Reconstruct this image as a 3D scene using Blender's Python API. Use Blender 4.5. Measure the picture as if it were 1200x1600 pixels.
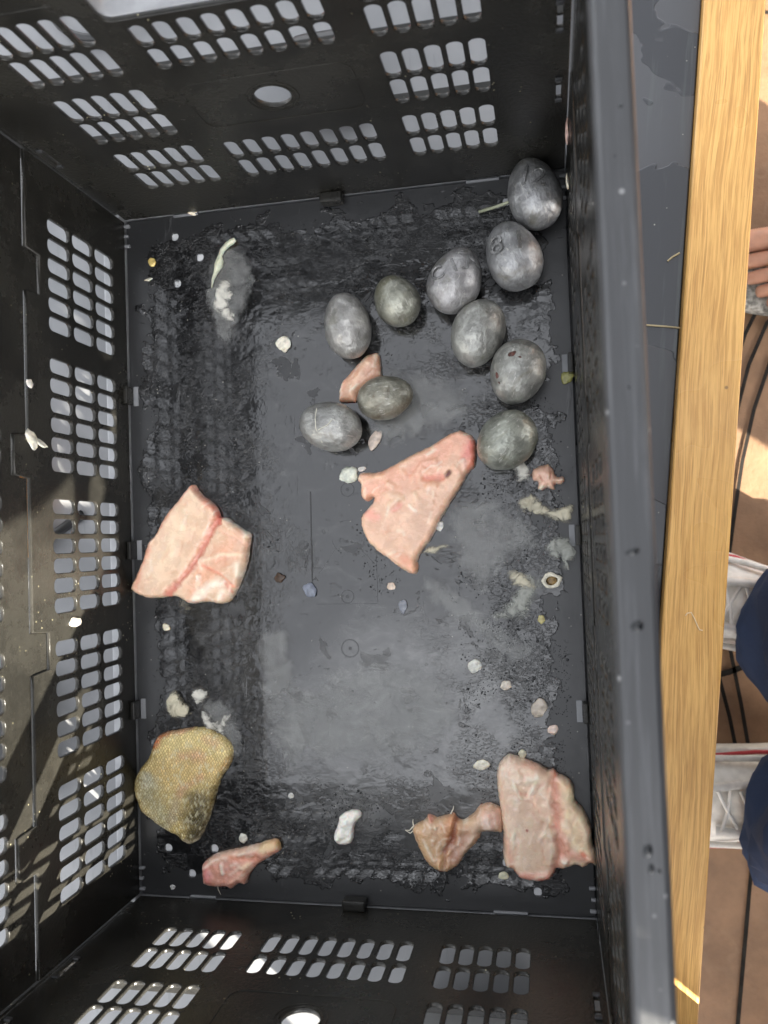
import bpy, bmesh, math, random
import numpy as np
from mathutils import Vector, Matrix, noise, geometry

for o in list(bpy.data.objects): bpy.data.objects.remove(o, do_unlink=True)
S = bpy.context.scene
COL = S.collection

# ------------------------------------------------------------------ camera, sky, sun, exposure
CAM = Vector((0.345836, 0.287515, 0.648417))
AX = ((0.98028439, -0.03419998, -0.19460953), (0.04042682, 0.9987869, 0.0281142), (0.19341194, -0.03542736, 0.9804778))
FPX = 1296.2
cd = bpy.data.cameras.new('camera'); cam = bpy.data.objects.new('camera', cd); COL.objects.link(cam)
m = Matrix.Identity(4)
for j in range(3):
    for i in range(3): m[i][j] = AX[j][i]
m.translation = CAM
cam.matrix_world = m
cd.sensor_fit = 'VERTICAL'; cd.sensor_height = 24.0; cd.sensor_width = 18.0
cd.lens = 24.0 * FPX / 1600.0
cd.clip_start = 0.02; cd.clip_end = 200
cd.dof.use_dof = True; cd.dof.focus_distance = 0.63; cd.dof.aperture_fstop = 5.4
S.camera = cam

SUN = Vector((1.0, -0.8, 0.8)).normalized()          # towards the sun
w = bpy.data.worlds.new('World'); S.world = w; w.use_nodes = True
nt = w.node_tree; nt.nodes.clear()
sky = nt.nodes.new('ShaderNodeTexSky'); sky.sky_type = 'NISHITA'; sky.sun_disc = False
sky.sun_elevation = math.asin(SUN.z); sky.sun_rotation = math.atan2(SUN.x, SUN.y)
sky.dust_density = 3.0; sky.air_density = 1.0; sky.ozone_density = 1.0
hs = nt.nodes.new('ShaderNodeHueSaturation'); hs.inputs['Saturation'].default_value = 0.16
bg = nt.nodes.new('ShaderNodeBackground'); bg.inputs['Strength'].default_value = 0.15
wo = nt.nodes.new('ShaderNodeOutputWorld')
nt.links.new(sky.outputs[0], hs.inputs['Color']); nt.links.new(hs.outputs[0], bg.inputs[0]); nt.links.new(bg.outputs[0], wo.inputs[0])
sd = bpy.data.lights.new('sun', 'SUN'); sd.energy = 5.0; sd.angle = math.radians(0.55); sd.color = (1.0, 0.93, 0.80)
sun = bpy.data.objects.new('sun', sd); COL.objects.link(sun)
sun.rotation_euler = (-SUN).to_track_quat('-Z', 'Y').to_euler(); sun.location = SUN * 5
vs = S.view_settings; vs.view_transform = 'Standard'; vs.look = 'None'; vs.gamma = 1; vs.use_curve_mapping = False
vs.exposure = 2.55

# ------------------------------------------------------------------ helpers
def at(u, v, z=0.0):
    """point of the photograph (1200x1600) on the horizontal plane at height z"""
    d = Vector(((u - 600) / FPX, -(v - 800) / FPX, -1.0))
    r = Vector([d[0]*AX[0][k] + d[1]*AX[1][k] + d[2]*AX[2][k] for k in range(3)])
    return CAM + r * ((z - CAM.z) / r.z)

def tag(o, label=None, cat=None, group=None, kind=None):
    if label: o['label'] = label
    if cat: o['category'] = cat
    if group: o['group'] = group
    if kind: o['kind'] = kind
    return o

def link(name, me, mat=None, parent=None, smooth=False):
    o = bpy.data.objects.new(name, me); COL.objects.link(o)
    if mat and not me.materials: me.materials.append(mat)
    if parent: o.parent = parent
    if smooth:
        for p in me.polygons: p.use_smooth = True
    return o

def empty(name, loc=(0, 0, 0), rz=0):
    o = bpy.data.objects.new(name, None); COL.objects.link(o); o.location = loc; o.rotation_euler.z = rz
    o.empty_display_size = .02
    return o

def mesh(name, verts, faces):
    me = bpy.data.meshes.new(name); me.from_pydata([tuple(v) for v in verts], [], faces); me.update(); return me

def box_me(name, x0, x1, y0, y1, z0, z1, bev=0.0, seg=2):
    bm = bmesh.new(); bmesh.ops.create_cube(bm, size=1)
    for v in bm.verts:
        v.co = ((x0 + x1)/2 + v.co.x*(x1 - x0), (y0 + y1)/2 + v.co.y*(y1 - y0), (z0 + z1)/2 + v.co.z*(z1 - z0))
    if bev: bmesh.ops.bevel(bm, geom=bm.edges[:] , offset=bev, segments=seg, affect='EDGES', profile=.6)
    me = bpy.data.meshes.new(name); bm.to_mesh(me); bm.free()
    return me

def rrect(x0, x1, y0, y1, r, n=4):
    pts = []
    for cx, cy, a0 in ((x1-r, y1-r, 0), (x0+r, y1-r, 90), (x0+r, y0+r, 180), (x1-r, y0+r, 270)):
        for k in range(n + 1):
            a = math.radians(a0 + 90*k/n); pts.append((cx + r*math.cos(a), cy + r*math.sin(a)))
    return pts

def plate(name, loops, thick, bev, mtx, mat, parent=None):
    """flat plate cut out of loops (outer first, then holes), with rounded edges, put in place by mtx"""
    cu = bpy.data.curves.new(name, 'CURVE'); cu.dimensions = '2D'; cu.fill_mode = 'BOTH'
    cu.extrude = thick/2 - bev; cu.bevel_depth = bev; cu.bevel_resolution = 1; cu.offset = -bev
    for lp in loops:
        sp = cu.splines.new('POLY'); sp.points.add(len(lp) - 1); sp.use_cyclic_u = True
        for p, q in zip(sp.points, lp): p.co = (q[0], q[1], 0, 1)
    t = bpy.data.objects.new('t', cu); COL.objects.link(t)
    dg = bpy.context.evaluated_depsgraph_get(); dg.update()
    me = bpy.data.meshes.new_from_object(t.evaluated_get(dg)); me.name = name
    bpy.data.objects.remove(t); bpy.data.curves.remove(cu)
    me.transform(mtx); me.materials.clear()
    if mtx.determinant() < 0: me.flip_normals()
    return link(name, me, mat, parent)

def tube_me(name, pts, rad, seg=6, cap=True):
    pts = [Vector(p) for p in pts]; n = len(pts)
    rads = rad if isinstance(rad, (list, tuple)) else [rad]*n
    V, Fc = [], []
    for i, p in enumerate(pts):
        t = (pts[min(i+1, n-1)] - pts[max(i-1, 0)]).normalized()
        a = t.cross(Vector((0, 0, 1)))
        if a.length < 1e-4: a = t.cross(Vector((0, 1, 0)))
        a.normalize(); b = a.cross(t)
        for k in range(seg):
            an = 2*math.pi*k/seg
            V.append(p + (a*math.cos(an) + b*math.sin(an))*rads[i])
    for i in range(n - 1):
        for k in range(seg):
            Fc.append((i*seg+k, i*seg+(k+1) % seg, (i+1)*seg+(k+1) % seg, (i+1)*seg+k))
    if cap:
        Fc.append(tuple(range(seg))); Fc.append(tuple((n-1)*seg + k for k in reversed(range(seg))))
    return mesh(name, V, Fc)

def loft_me(name, rings, caps=True):
    n = len(rings[0]); V = [v for r in rings for v in r]; Fc = []
    for i in range(len(rings) - 1):
        for k in range(n):
            Fc.append((i*n+k, i*n+(k+1) % n, (i+1)*n+(k+1) % n, (i+1)*n+k))
    if caps:
        Fc.append(tuple(reversed(range(n)))); Fc.append(tuple((len(rings)-1)*n + k for k in range(n)))
    return mesh(name, V, Fc)

# ------------------------------------------------------------------ materials
class NT:
    def __init__(s, name):
        s.m = bpy.data.materials.new(name); s.m.use_nodes = True; s.t = s.m.node_tree
        s.b = s.t.nodes['Principled BSDF']; s.out = s.t.nodes['Material Output']
    def n(s, typ, **kw):
        x = s.t.nodes.new(typ)
        for k, v in kw.items(): setattr(x, k, v)
        return x
    def set(s, sock, val):
        if hasattr(val, 'is_output') or isinstance(val, bpy.types.NodeSocket): s.t.links.new(val, sock)
        else: sock.default_value = val
    def coord(s, which='Object', scale=(1, 1, 1), rot=(0, 0, 0), loc=(0, 0, 0)):
        c = s.n('ShaderNodeTexCoord'); mp = s.n('ShaderNodeMapping')
        s.t.links.new(c.outputs[which], mp.inputs[0]); mp.inputs['Scale'].default_value = scale
        mp.inputs['Rotation'].default_value = rot; mp.inputs['Location'].default_value = loc
        return mp.outputs[0]
    def noise(s, vec, scale, detail=3, rough=.55, dist=0.0, col=False):
        x = s.n('ShaderNodeTexNoise'); s.t.links.new(vec, x.inputs['Vector'])
        x.inputs['Scale'].default_value = scale; x.inputs['Detail'].default_value = detail
        x.inputs['Roughness'].default_value = rough; x.inputs['Distortion'].default_value = dist
        return x.outputs['Color' if col else 'Fac']
    def voro(s, vec, scale, feature='F1', out='Distance', rnd=1.0):
        x = s.n('ShaderNodeTexVoronoi', feature=feature); s.t.links.new(vec, x.inputs['Vector'])
        x.inputs['Scale'].default_value = scale; x.inputs['Randomness'].default_value = rnd
        return x.outputs[out]
    def math(s, op, a, b=0.0, c=None, clamp=False):
        x = s.n('ShaderNodeMath', operation=op); x.use_clamp = clamp
        s.set(x.inputs[0], a); s.set(x.inputs[1], b)
        if c is not None: s.set(x.inputs[2], c)
        return x.outputs[0]
    def step(s, v, lo, hi, a=0.0, b=1.0):
        x = s.n('ShaderNodeMapRange'); x.interpolation_type = 'SMOOTHSTEP'
        s.set(x.inputs[0], v); x.inputs[1].default_value = lo; x.inputs[2].default_value = hi
        x.inputs[3].default_value = a; x.inputs[4].default_value = b
        return x.outputs[0]
    def mix(s, f, a, b):
        x = s.n('ShaderNodeMix', data_type='RGBA'); s.set(x.inputs[0], f)
        s.set(x.inputs[6], a if not isinstance(a, tuple) else (*a[:3], 1)); s.set(x.inputs[7], b if not isinstance(b, tuple) else (*b[:3], 1))
        return x.outputs[2]
    def mul(s, a, b):
        x = s.n('ShaderNodeMix', data_type='RGBA', blend_type='MULTIPLY'); x.inputs[0].default_value = 1
        s.set(x.inputs[6], a); s.set(x.inputs[7], b); return x.outputs[2]
    def xyz(s, vec):
        x = s.n('ShaderNodeSeparateXYZ'); s.t.links.new(vec, x.inputs[0]); return x.outputs
    def comb(s, a, b, c):
        x = s.n('ShaderNodeCombineXYZ'); s.set(x.inputs[0], a); s.set(x.inputs[1], b); s.set(x.inputs[2], c); return x.outputs[0]
    def bump(s, h, strength, dist, normal=None):
        x = s.n('ShaderNodeBump'); x.inputs['Strength'].default_value = strength; x.inputs['Distance'].default_value = dist
        s.t.links.new(h, x.inputs['Height'])
        if normal: s.t.links.new(normal, x.inputs['Normal'])
        return x.outputs[0]
    def fin(s, color=None, rough=None, normal=None, **kw):
        if color is not None: s.set(s.b.inputs['Base Color'], color if not isinstance(color, tuple) else (*color[:3], 1))
        if rough is not None: s.set(s.b.inputs['Roughness'], rough)
        if normal is not None: s.t.links.new(normal, s.b.inputs['Normal'])
        for k, v in kw.items(): s.set(s.b.inputs[k.replace('_', ' ')], v)
        return s.m

def plain(name, color, rough=.5, var=.15, scale=60, bump=0.0, **kw):
    n = NT(name); c = n.coord()
    f = n.noise(c, scale, 4)
    g = n.step(f, .3, .7)
    col = n.mix(g, tuple(x*(1-var) for x in color), tuple(min(1, x*(1+var)) for x in color))
    nor = n.bump(f, bump, .002) if bump else None
    return n.fin(col, rough, nor, **kw)

def mat_plastic():
    n = NT('black crate plastic'); c = n.coord()
    big = n.noise(c, 9, 5, .6); fine = n.noise(c, 420, 3, .7); scr = n.noise(c, 130, 4, .7)
    dust = n.step(n.math('ADD', n.math('MULTIPLY', big, .8), n.math('MULTIPLY', scr, .2)), .35, .68)
    speck = n.step(n.voro(c, 210), .16, .05)
    sp = n.math('MULTIPLY', speck, n.step(n.noise(c, 25, 2), .56, .66))
    col = n.mix(dust, (.0045, .0045, .0044), (.029, .0278, .0240))
    col = n.mix(n.math('MULTIPLY', fine, .35), col, (.030, .028, .022))
    col = n.mix(sp, col, (.28, .26, .17))
    rough = n.math('ADD', n.math('MULTIPLY', dust, .12), .20)
    return n.fin(col, rough, n.bump(fine, .5, .0007), Specular_IOR_Level=.32)

def mat_rim():
    n = NT('worn rim plastic'); c = n.coord()
    scr = n.noise(n.coord(scale=(30, 1.2, 10)), 12, 5, .7); big = n.noise(c, 18, 4)
    col = n.mix(n.step(scr, .45, .75), (.034, .035, .037), (.070, .072, .076))
    col = n.mix(n.step(n.voro(c, 90), .13, .06), col, (.20, .20, .20))
    return n.fin(col, n.step(big, .3, .7, .33, .5), n.bump(scr, .12, .001))

def mat_floor():
    """black crate base: dry grained plastic, a film of water and fish slime in ragged patches"""
    n = NT('wet crate floor'); c = n.coord(); X, Y, Z = n.xyz(c)
    warp = n.noise(c, 22, 5, .62)
    wv = n.math('SUBTRACT', warp, .5)
    # distance from the walls, ragged
    dx = n.math('MINIMUM', X, n.math('SUBTRACT', .37, X)); dy = n.math('MINIMUM', Y, n.math('SUBTRACT', .57, Y))
    d = n.math('ADD', n.math('MINIMUM', dx, dy), n.math('MULTIPLY', wv, .10))
    wet = n.step(d, .0185, .0205)
    blobs = n.step(n.noise(c, 34, 5, .6, .6), .615, .63)             # dry islands
    wet = n.math('MULTIPLY', wet, n.math('SUBTRACT', 1.0, blobs))
    # flecked zones: drops and bubbles standing in the film
    zone = n.noise(c, 11, 4, .6, .3)
    edge = n.step(d, .085, .03)                                       # more of it towards the walls
    rightz = n.math('MULTIPLY', n.step(X, .255, .33), n.math('MULTIPLY', n.step(Y, .14, .2), n.step(Y, .40, .30)))
    fz = n.step(n.math('ADD', zone, n.math('ADD', n.math('MULTIPLY', edge, .085), n.math('MULTIPLY', rightz, .09))), .57, .70)
    fl1 = n.noise(c, 150, 5, .62, .5); fl2 = n.noise(n.coord(scale=(1, 2.2, 1), rot=(0, 0, .30)), 360, 3, .6, .4)
    b1 = n.step(fl1, .52, .60); b2 = n.step(fl2, .57, .66); b3 = n.step(n.noise(c, 42, 5, .65, .8), .49, .53)
    h = n.math('ADD', n.math('MULTIPLY', b1, .45), n.math('ADD', n.math('MULTIPLY', b2, .30), n.math('MULTIPLY', b3, .55)))
    h = n.math('MULTIPLY', h, n.math('MULTIPLY', fz, wet))
    band = n.math('MULTIPLY', n.step(d, .150, .075), n.step(n.noise(c, 30, 3, .6), .44, .62))
    sp1 = n.step(n.noise(n.coord(scale=(1, 1.9, 1), rot=(0, 0, .28)), 300, 4, .66, .5), .50, .60)
    h = n.math('ADD', h, n.math('MULTIPLY', n.math('MULTIPLY', sp1, band), n.math('MULTIPLY', wet, .55)))
    lone = n.math('MULTIPLY', n.step(n.noise(n.coord(scale=(1, 1.7, 1), rot=(0, 0, -.5)), 95, 3, .6, .6), .665, .685), n.math('SUBTRACT', 1.0, fz))
    h = n.math('ADD', h, n.math('MULTIPLY', lone, .6))
    # sparse long streaks across the clear middle
    st = n.noise(n.coord(scale=(1, .22, 1), rot=(0, 0, -.75)), 120, 4, .65, .3)
    stz = n.step(n.noise(c, 14, 3), .52, .64)
    streak = n.math('MULTIPLY', n.step(st, .56, .68), stz)
    # milky slime dried on the plastic; its oval also paints a brighter sky reflection
    cx = n.math('SUBTRACT', X, .24); cy = n.math('SUBTRACT', Y, .13)
    rr = n.math('ADD', n.math('MULTIPLY', n.math('MULTIPLY', cx, cx), 1.1), n.math('MULTIPLY', n.math('MULTIPLY', cy, cy), 1.4))
    milk_sheen = n.step(n.math('ADD', rr, n.math('MULTIPLY', wv, .012)), .021, .004)
    mk = n.noise(n.coord(scale=(1, 1.8, 1), rot=(0, 0, .6)), 36, 6, .68, .8)
    milk = n.math('ADD', n.math('MULTIPLY', n.step(mk, .50, .78), .22), n.math('MULTIPLY', milk_sheen, n.step(mk, .25, .75, .30, .62)))
    milk = n.math('MULTIPLY', milk, n.step(d, .03, .07))
    milk = n.math('ADD', milk, n.math('MULTIPLY', streak, .14), clamp=True)
    grain = n.noise(c, 900, 2)
    speck = n.math('MULTIPLY', n.step(n.voro(c, 175), .12, .05), n.step(n.noise(c, 40, 2), .56, .62))
    col = n.mix(milk, n.mix(wet, (.017, .0175, .0185), (.0045, .0047, .0052)), (.20, .20, .195))
    col = n.mix(n.math('MULTIPLY', speck, .6), col, (.42, .40, .34))
    rough = n.math('ADD', n.math('MULTIPLY', wet, -.34), .38)
    rough = n.math('ADD', rough, n.math('MULTIPLY', milk, .25))
    nb = n.bump(n.noise(c, 26, 4), .16, .004)
    nb = n.bump(grain, .10, .0003, nb)
    nb = n.bump(n.math('ADD', wet, n.math('MULTIPLY', warp, .15)), .30, .0006, nb)
    nb = n.bump(streak, .35, .0006, nb)
    wave = n.math('MULTIPLY', n.noise(n.coord(scale=(1, 1.6, 1), rot=(0, 0, .4)), 48, 2, .5, .6), n.math('MULTIPLY', n.step(d, .16, .08), wet))
    nb = n.bump(wave, .42, .0024, nb)
    nb = n.bump(h, .85, .0010, nb)
    return n.fin(col, rough, nb, Specular_IOR_Level=.85, Coat_Weight=n.math('MULTIPLY', wet, 1.0), Coat_Roughness=.035, Coat_IOR=1.38)

def mat_table():
    n = NT('grey laminate'); c = n.coord()
    wv = n.noise(c, 10, 4, .55, .6)
    wet = n.step(wv, .50, .512)
    fine = n.noise(c, 260, 3, .7); scr = n.noise(n.coord(scale=(1, .06, 1)), 160, 3)
    col = n.mix(wet, (.066, .068, .074), (.032, .034, .039))
    col = n.mix(n.math('MULTIPLY', n.step(scr, .55, .7), .3), col, (.10, .12, .115))
    speck = n.math('MULTIPLY', n.step(n.voro(c, 120), .09, .03), n.step(n.noise(c, 30, 2), .55, .62))
    col = n.mix(speck, col, (.5, .5, .42))
    nb = n.bump(n.math('ADD', wet, n.math('MULTIPLY', fine, .03)), .5, .0007)
    return n.fin(col, n.math('ADD', n.math('MULTIPLY', wet, -.30), .38), nb)

def mat_sheet():
    n = NT('pale plastic sheet'); c = n.coord()
    a = n.noise(n.coord(scale=(1, .15, 1), rot=(0, 0, .8)), 140, 4, .7); b = n.noise(c, 12, 4)
    col = n.mix(n.step(b, .35, .65), (.15, .154, .16), (.20, .203, .208))
    col = n.mix(n.math('MULTIPLY', n.step(a, .58, .7), .5), col, (.13, .133, .14))
    return n.fin(col, .35, n.bump(b, .2, .003))

def mat_oak():
    n = NT('varnished oak'); c = n.coord(); X, Y, Z = n.xyz(c)
    w1 = n.math('MULTIPLY', n.math('SUBTRACT', n.noise(n.coord(scale=(3, 1, 3)), 2.6, 3), .5), .03)
    v = n.comb(n.math('ADD', X, w1), n.math('MULTIPLY', Y, .035), Z)
    g1 = n.noise(v, 420, 5, .68, .2); g2 = n.noise(n.comb(n.math('ADD', X, w1), n.math('MULTIPLY', Y, .018), Z), 900, 3, .7)
    big = n.noise(c, 7, 3)
    col = n.mix(n.step(g1, .34, .66), (.54, .285, .080), (.76, .45, .145))
    col = n.mix(n.math('MULTIPLY', n.step(g2, .52, .64), .55), col, (.34, .16, .042))
    col = n.mix(n.math('MULTIPLY', n.step(big, .56, .68), .45), col, (.66, .36, .10))
    dot = n.math('MULTIPLY', n.step(n.voro(c, 45), .08, .03), n.step(n.noise(c, 20, 2), .5, .6))
    col = n.mix(n.math('MULTIPLY', dot, .7), col, (.10, .06, .03))
    return n.fin(col, n.step(big, .4, .65, .42, .22), n.bump(g2, .25, .0006))

def mat_ground():
    n = NT('brown paving'); c = n.coord()
    a = n.noise(c, 14, 6, .65); b = n.noise(c, 160, 3, .7); e = n.noise(c, 5, 3, .5, 1.2)
    col = n.mix(n.step(a, .3, .7), (.16, .088, .043), (.26, .147, .076))
    col = n.mix(n.math('MULTIPLY', b, .35), col, (.13, .075, .04))
    ring = n.math('MULTIPLY', n.step(n.math('ABSOLUTE', n.math('SUBTRACT', n.noise(c, 17, 2), .52)), .025, .008), n.step(e, .5, .6))
    col = n.mix(n.math('MULTIPLY', ring, .06), col, (.42, .31, .2))
    return n.fin(col, .6, n.bump(b, .3, .002))

def mat_lead(name, tint, dirt, k):
    n = NT(name); c = n.coord(loc=(k*.31, k*.17, k*.11))
    a = n.noise(c, 90, 5, .62, .4); b = n.noise(c, 420, 3, .6); pit = n.voro(c, 170); e = n.noise(c, 45, 4, .6, .8)
    col = n.mix(n.step(a, .32, .68), tuple(x*.60 for x in tint), tuple(x*1.14 for x in tint))
    col = n.mix(n.math('MULTIPLY', n.step(e, .5, .72), .75), col, tuple(x*.8 for x in dirt))
    wr = n.noise(n.coord(scale=(1, 3.5, 1), rot=(0, 0, .5), loc=(k*.2, 0, 0)), 130, 3, .6, .6)
    col = n.mix(n.math('MULTIPLY', n.step(wr, .60, .70), .55), col, (.62, .60, .55))
    nb = n.bump(a, .75, .0018); nb = n.bump(pit, .35, .0010, nb); nb = n.bump(b, .6, .0006, nb); nb = n.bump(wr, .6, .0008, nb)
    return n.fin(col, n.step(e, .3, .7, .30, .48), nb, Metallic=.55, Specular_IOR_Level=.5, Coat_Weight=.35, Coat_Roughness=.12)

def mat_flesh(name='raw fish flesh', rough=.24, sss=.5, bumpk=.38):
    n = NT(name); c = n.coord()
    at_ = n.n('ShaderNodeVertexColor', layer_name='Col')
    f = n.noise(c, 105, 5, .62, .3); fib = n.noise(n.coord(scale=(1, 2.2, 1), rot=(0, 0, .7)), 240, 5, .7, .2); p = n.noise(c, 620, 2)
    col = n.mul(at_.outputs[0], n.mix(n.step(f, .3, .7), (.94, .87, .79), (1.07, 1.05, .97)))
    col = n.mix(n.math('MULTIPLY', n.step(fib, .56, .80), .22), col, (.90, .76, .62))
    nb = n.bump(fib, bumpk, .0011); nb = n.bump(f, bumpk, .0016, nb); nb = n.bump(p, .15, .0004, nb)
    return n.fin(col, n.step(f, .3, .7, rough-.08, rough+.12), nb, Subsurface_Weight=sss, Subsurface_Radius=(.008, .004, .0025), Subsurface_Scale=.7, Coat_Weight=.8, Coat_Roughness=.05)

def mat_skin_scales():
    n = NT('scaly fish skin'); at_ = n.n('ShaderNodeVertexColor', layer_name='Col')
    v = n.coord(scale=(1.0, .62, 1), rot=(0, 0, .90))
    cell = n.voro(v, 560, rnd=.34); ed = n.voro(v, 560, feature='DISTANCE_TO_EDGE', rnd=.34)
    cc = n.voro(v, 560, out='Color', rnd=.34); c = n.coord(); big = n.noise(c, 60, 4)
    rnd = n.n('ShaderNodeSeparateColor'); n.t.links.new(cc, rnd.inputs[0])
    col = n.mul(at_.outputs[0], n.mix(rnd.outputs[0], (.80, .80, .76), (1.18, 1.18, 1.15)))
    col = n.mix(n.step(ed, .20, .03), col, n.mul(at_.outputs[0], n.mix(0.0, (.62, .54, .42), (.4, .3, .2))))
    col = n.mix(n.math('MULTIPLY', n.step(rnd.outputs[1], .75, .9), .45), col, (.72, .66, .42))
    nb = n.bump(n.math('MULTIPLY', ed, 2.0), .75, .0011); nb = n.bump(big, .3, .002, nb)
    return n.fin(col, n.step(big, .3, .7, .16, .30), nb, Coat_Weight=.5, Coat_Roughness=.1, Specular_IOR_Level=.6)

def mat_slime(name, color, alpha, k=0, sc=120):
    n = NT(name); c = n.coord(loc=(k, k*.7, 0)); at_ = n.n('ShaderNodeVertexColor', layer_name='Col')
    f = n.noise(c, sc, 5, .65, 1.0)
    X = n.n('ShaderNodeSeparateColor'); n.t.links.new(at_.outputs[0], X.inputs[0])   # red channel: thickness towards the rim
    al = n.math('MULTIPLY', n.step(n.math('ADD', f, n.math('MULTIPLY', X.outputs[0], .45)), .52, .95), alpha, clamp=True)
    col = n.mix(n.step(f, .35, .7), tuple(x*.75 for x in color), color)
    return n.fin(col, .12, n.bump(f, .7, .0016), Alpha=al, Specular_IOR_Level=.5)

PL = mat_plastic(); RIM = mat_rim(); FLOOR = mat_floor(); TABLE = mat_table(); SHEET = mat_sheet(); OAK = mat_oak(); GROUND = mat_ground()
FLESH = mat_flesh(); SCALES = mat_skin_scales()
SUNLIP = plain('painted sunlit lip', (.26, .265, .275), .3, .15)  # pale tone paints sunlight onto the lip of the hand hole
LEDGE = plain('grey base ledge', (.27, .275, .285), .3, .15)
DRAINLIT = plain('painted drain hole light', (.62, .63, .64), .4, .1)
GREYTAB = plain('grey moulded tab', (.22, .225, .235), .35, .1)
JOINT = plain('dark joint', (.022, .020, .018), 1.0, .3, Specular_IOR_Level=.05)

# ------------------------------------------------------------------ the setting
GZ = -0.35
g = link('ground', mesh('ground', [(-6, -6, GZ), (7, -6, GZ), (7, 7, GZ), (-6, 7, GZ)], [(0, 1, 2, 3)]), GROUND)
tag(g, kind='structure')
def joint(pts, wdt):
    P = [at(u, v, GZ + .003) for u, v in pts]; V = []; Fc = []
    for i, p in enumerate(P):
        t = (P[min(i+1, len(P)-1)] - P[max(i-1, 0)]); s = Vector((-t.y, t.x, 0)).normalized()*wdt/2
        V += [p - s, p + s]
    for i in range(len(P)-1): Fc.append((2*i, 2*i+1, 2*i+3, 2*i+2))
    link('paving_joint', mesh('paving_joint', V, Fc), JOINT, g)
joint([(1215, 440), (1190, 470), (1165, 520), (1148, 570), (1132, 640), (1120, 720)], .0042)
joint([(1230, 470), (1198, 505), (1170, 570), (1152, 640), (1140, 720), (1136, 800), (1130, 870)], .0042)
joint([(1235, 540), (1205, 560), (1178, 640), (1160, 720), (1148, 800), (1140, 860), (1126, 980)], .0042)
joint([(1110, 1010), (1124, 1060), (1140, 1120), (1152, 1180)], .0042)
joint([(1132, 960), (1144, 1030), (1158, 1100), (1170, 1170)], .0042)
joint([(1250, 1340), (1175, 1347), (1166, 1450), (1152, 1610)], .0045)
joint([(1090, 1062), (1140, 1050), (1190, 1030), (1230, 1015)], .0065)
joint([(1150, 18), (1190, 18), (1300, 30)], .0042)

# the table the crate stands on, with its oak edging
TZ = -0.014
ang = math.atan(.109)
def tpt(s, t):            # table frame: t along the oak edge, s to the right of its outer arris
    o = Vector((0.4768, .2768, 0)); e = Vector((math.sin(ang), math.cos(ang), 0)); r = Vector((math.cos(ang), -math.sin(ang), 0))
    return o + e*t + r*s
table = empty('work_table', tpt(-.6, 0) + Vector((0, 0, GZ)), -ang)
tag(table, 'grey laminate table with an oak edge strip, wet in patches, under the black crate', 'table')
TL = Vector((-.6, 0, 0))
def tobj(name, me, mat):
    me.transform(Matrix.Translation((.6, 0, -GZ))); return link(name, me, mat, table)
tobj('table_top', box_me('table_top', -1.35, -.0445, -1.0, 1.2, TZ-.03, TZ, .001), TABLE)
tobj('oak_edge', box_me('oak_edge', -.044, 0, -1.0, 1.2, TZ-.045, TZ+.012, .0022, 3), OAK)
for s, t in ((-.1, -.93), (-.1, 1.13), (-1.28, -.93), (-1.28, 1.13)):
    tobj('leg', box_me('leg', s-.03, s+.03, t-.03, t+.03, GZ, TZ-.031, .004), OAK)
# pale cover sheet under the crate
def wavy_sheet(name, x0, x1, y0, y1, z, nx, ny, amp):
    V = []; Fc = []
    for j in range(ny+1):
        for i in range(nx+1):
            x = x0 + (x1-x0)*i/nx; y = y0 + (y1-y0)*j/ny
            inside = -.03 < x < .42 and -.03 < y < .61
            zz = 0 if inside else amp*(.5+.5*noise.noise((x*9, y*9, 3)))
            V.append((x, y, z + zz))
    for j in range(ny):
        for i in range(nx): Fc.append((j*(nx+1)+i, j*(nx+1)+i+1, (j+1)*(nx+1)+i+1, (j+1)*(nx+1)+i))
    return mesh(name, V, Fc)
sh = link('cover_sheet', wavy_sheet('cover_sheet', -.62, .362, -.42, 1.1, TZ+.003, 60, 80, .003), SHEET, smooth=True)
tag(sh, 'pale grey plastic sheet spread on the table, seen through the crate holes', 'sheet')

# ------------------------------------------------------------------ the crate
W, L, H = .370, .570, .321
crate = empty('folding_crate', (W/2, L/2, TZ+.004))
tag(crate, 'black plastic folding crate with slotted walls and a wet floor', 'crate')
crate_inv = Matrix.Translation((-W/2, -L/2, -(TZ+.004)))
def part(name, me, mat, smooth=False, parent=None):
    me.transform(crate_inv) if parent is None else None
    return link(name, me, mat, parent or crate, smooth)
def cplate(name, loops, thick, bev, mtx, mat): return plate(name, loops, thick, bev, crate_inv @ mtx, mat, crate)

# base: shares world coordinates for its material, so keep mesh data in crate space shifted
drains = [(.0453, .5515), (.0674, .5317), (.0466, .5113), (.0258, .0394), (.0665, .0404), (.0462, .0193), (.3267, .0175), (.3445, .0385), (.3040, .0385), (.3240, .5500), (.3450, .5300)]
circ = lambda x, y, r, n=14: [(x + r*math.cos(2*math.pi*k/n), y + r*math.sin(2*math.pi*k/n)) for k in range(n)]
base = plate('base', [rrect(.0012, W-.0012, .0012, L-.0012, .002)] + [circ(x, y, .0034) for x, y in drains], .003, .0003, Matrix.Translation((0, 0, -.0015)), FLOOR, None)
base.parent = crate; base.matrix_parent_inverse = crate_inv
for x, y in drains:
    p = part('drain_light', box_me('drain_light', x-.0031, x+.0031, y-.0031, y+.0031, -.0031, -.0012, .0009), DRAINLIT)  # pale fill paints the light showing through each drain hole
def ring(name, x, y, r0, r1, z0, z1, mat, n=28):
    prof = [(r0, z0), (r0, z1), (r1, z1), (r1, z0)]
    V = [(x + r*math.cos(2*math.pi*k/n), y + r*math.sin(2*math.pi*k/n), z) for k in range(n) for r, z in prof]
    Fc = [(4*k+a, 4*k+(a+1) % 4, 4*((k+1) % n)+(a+1) % 4, 4*((k+1) % n)+a) for k in range(n) for a in range(4)]
    return mesh(name, V, Fc)
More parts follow.
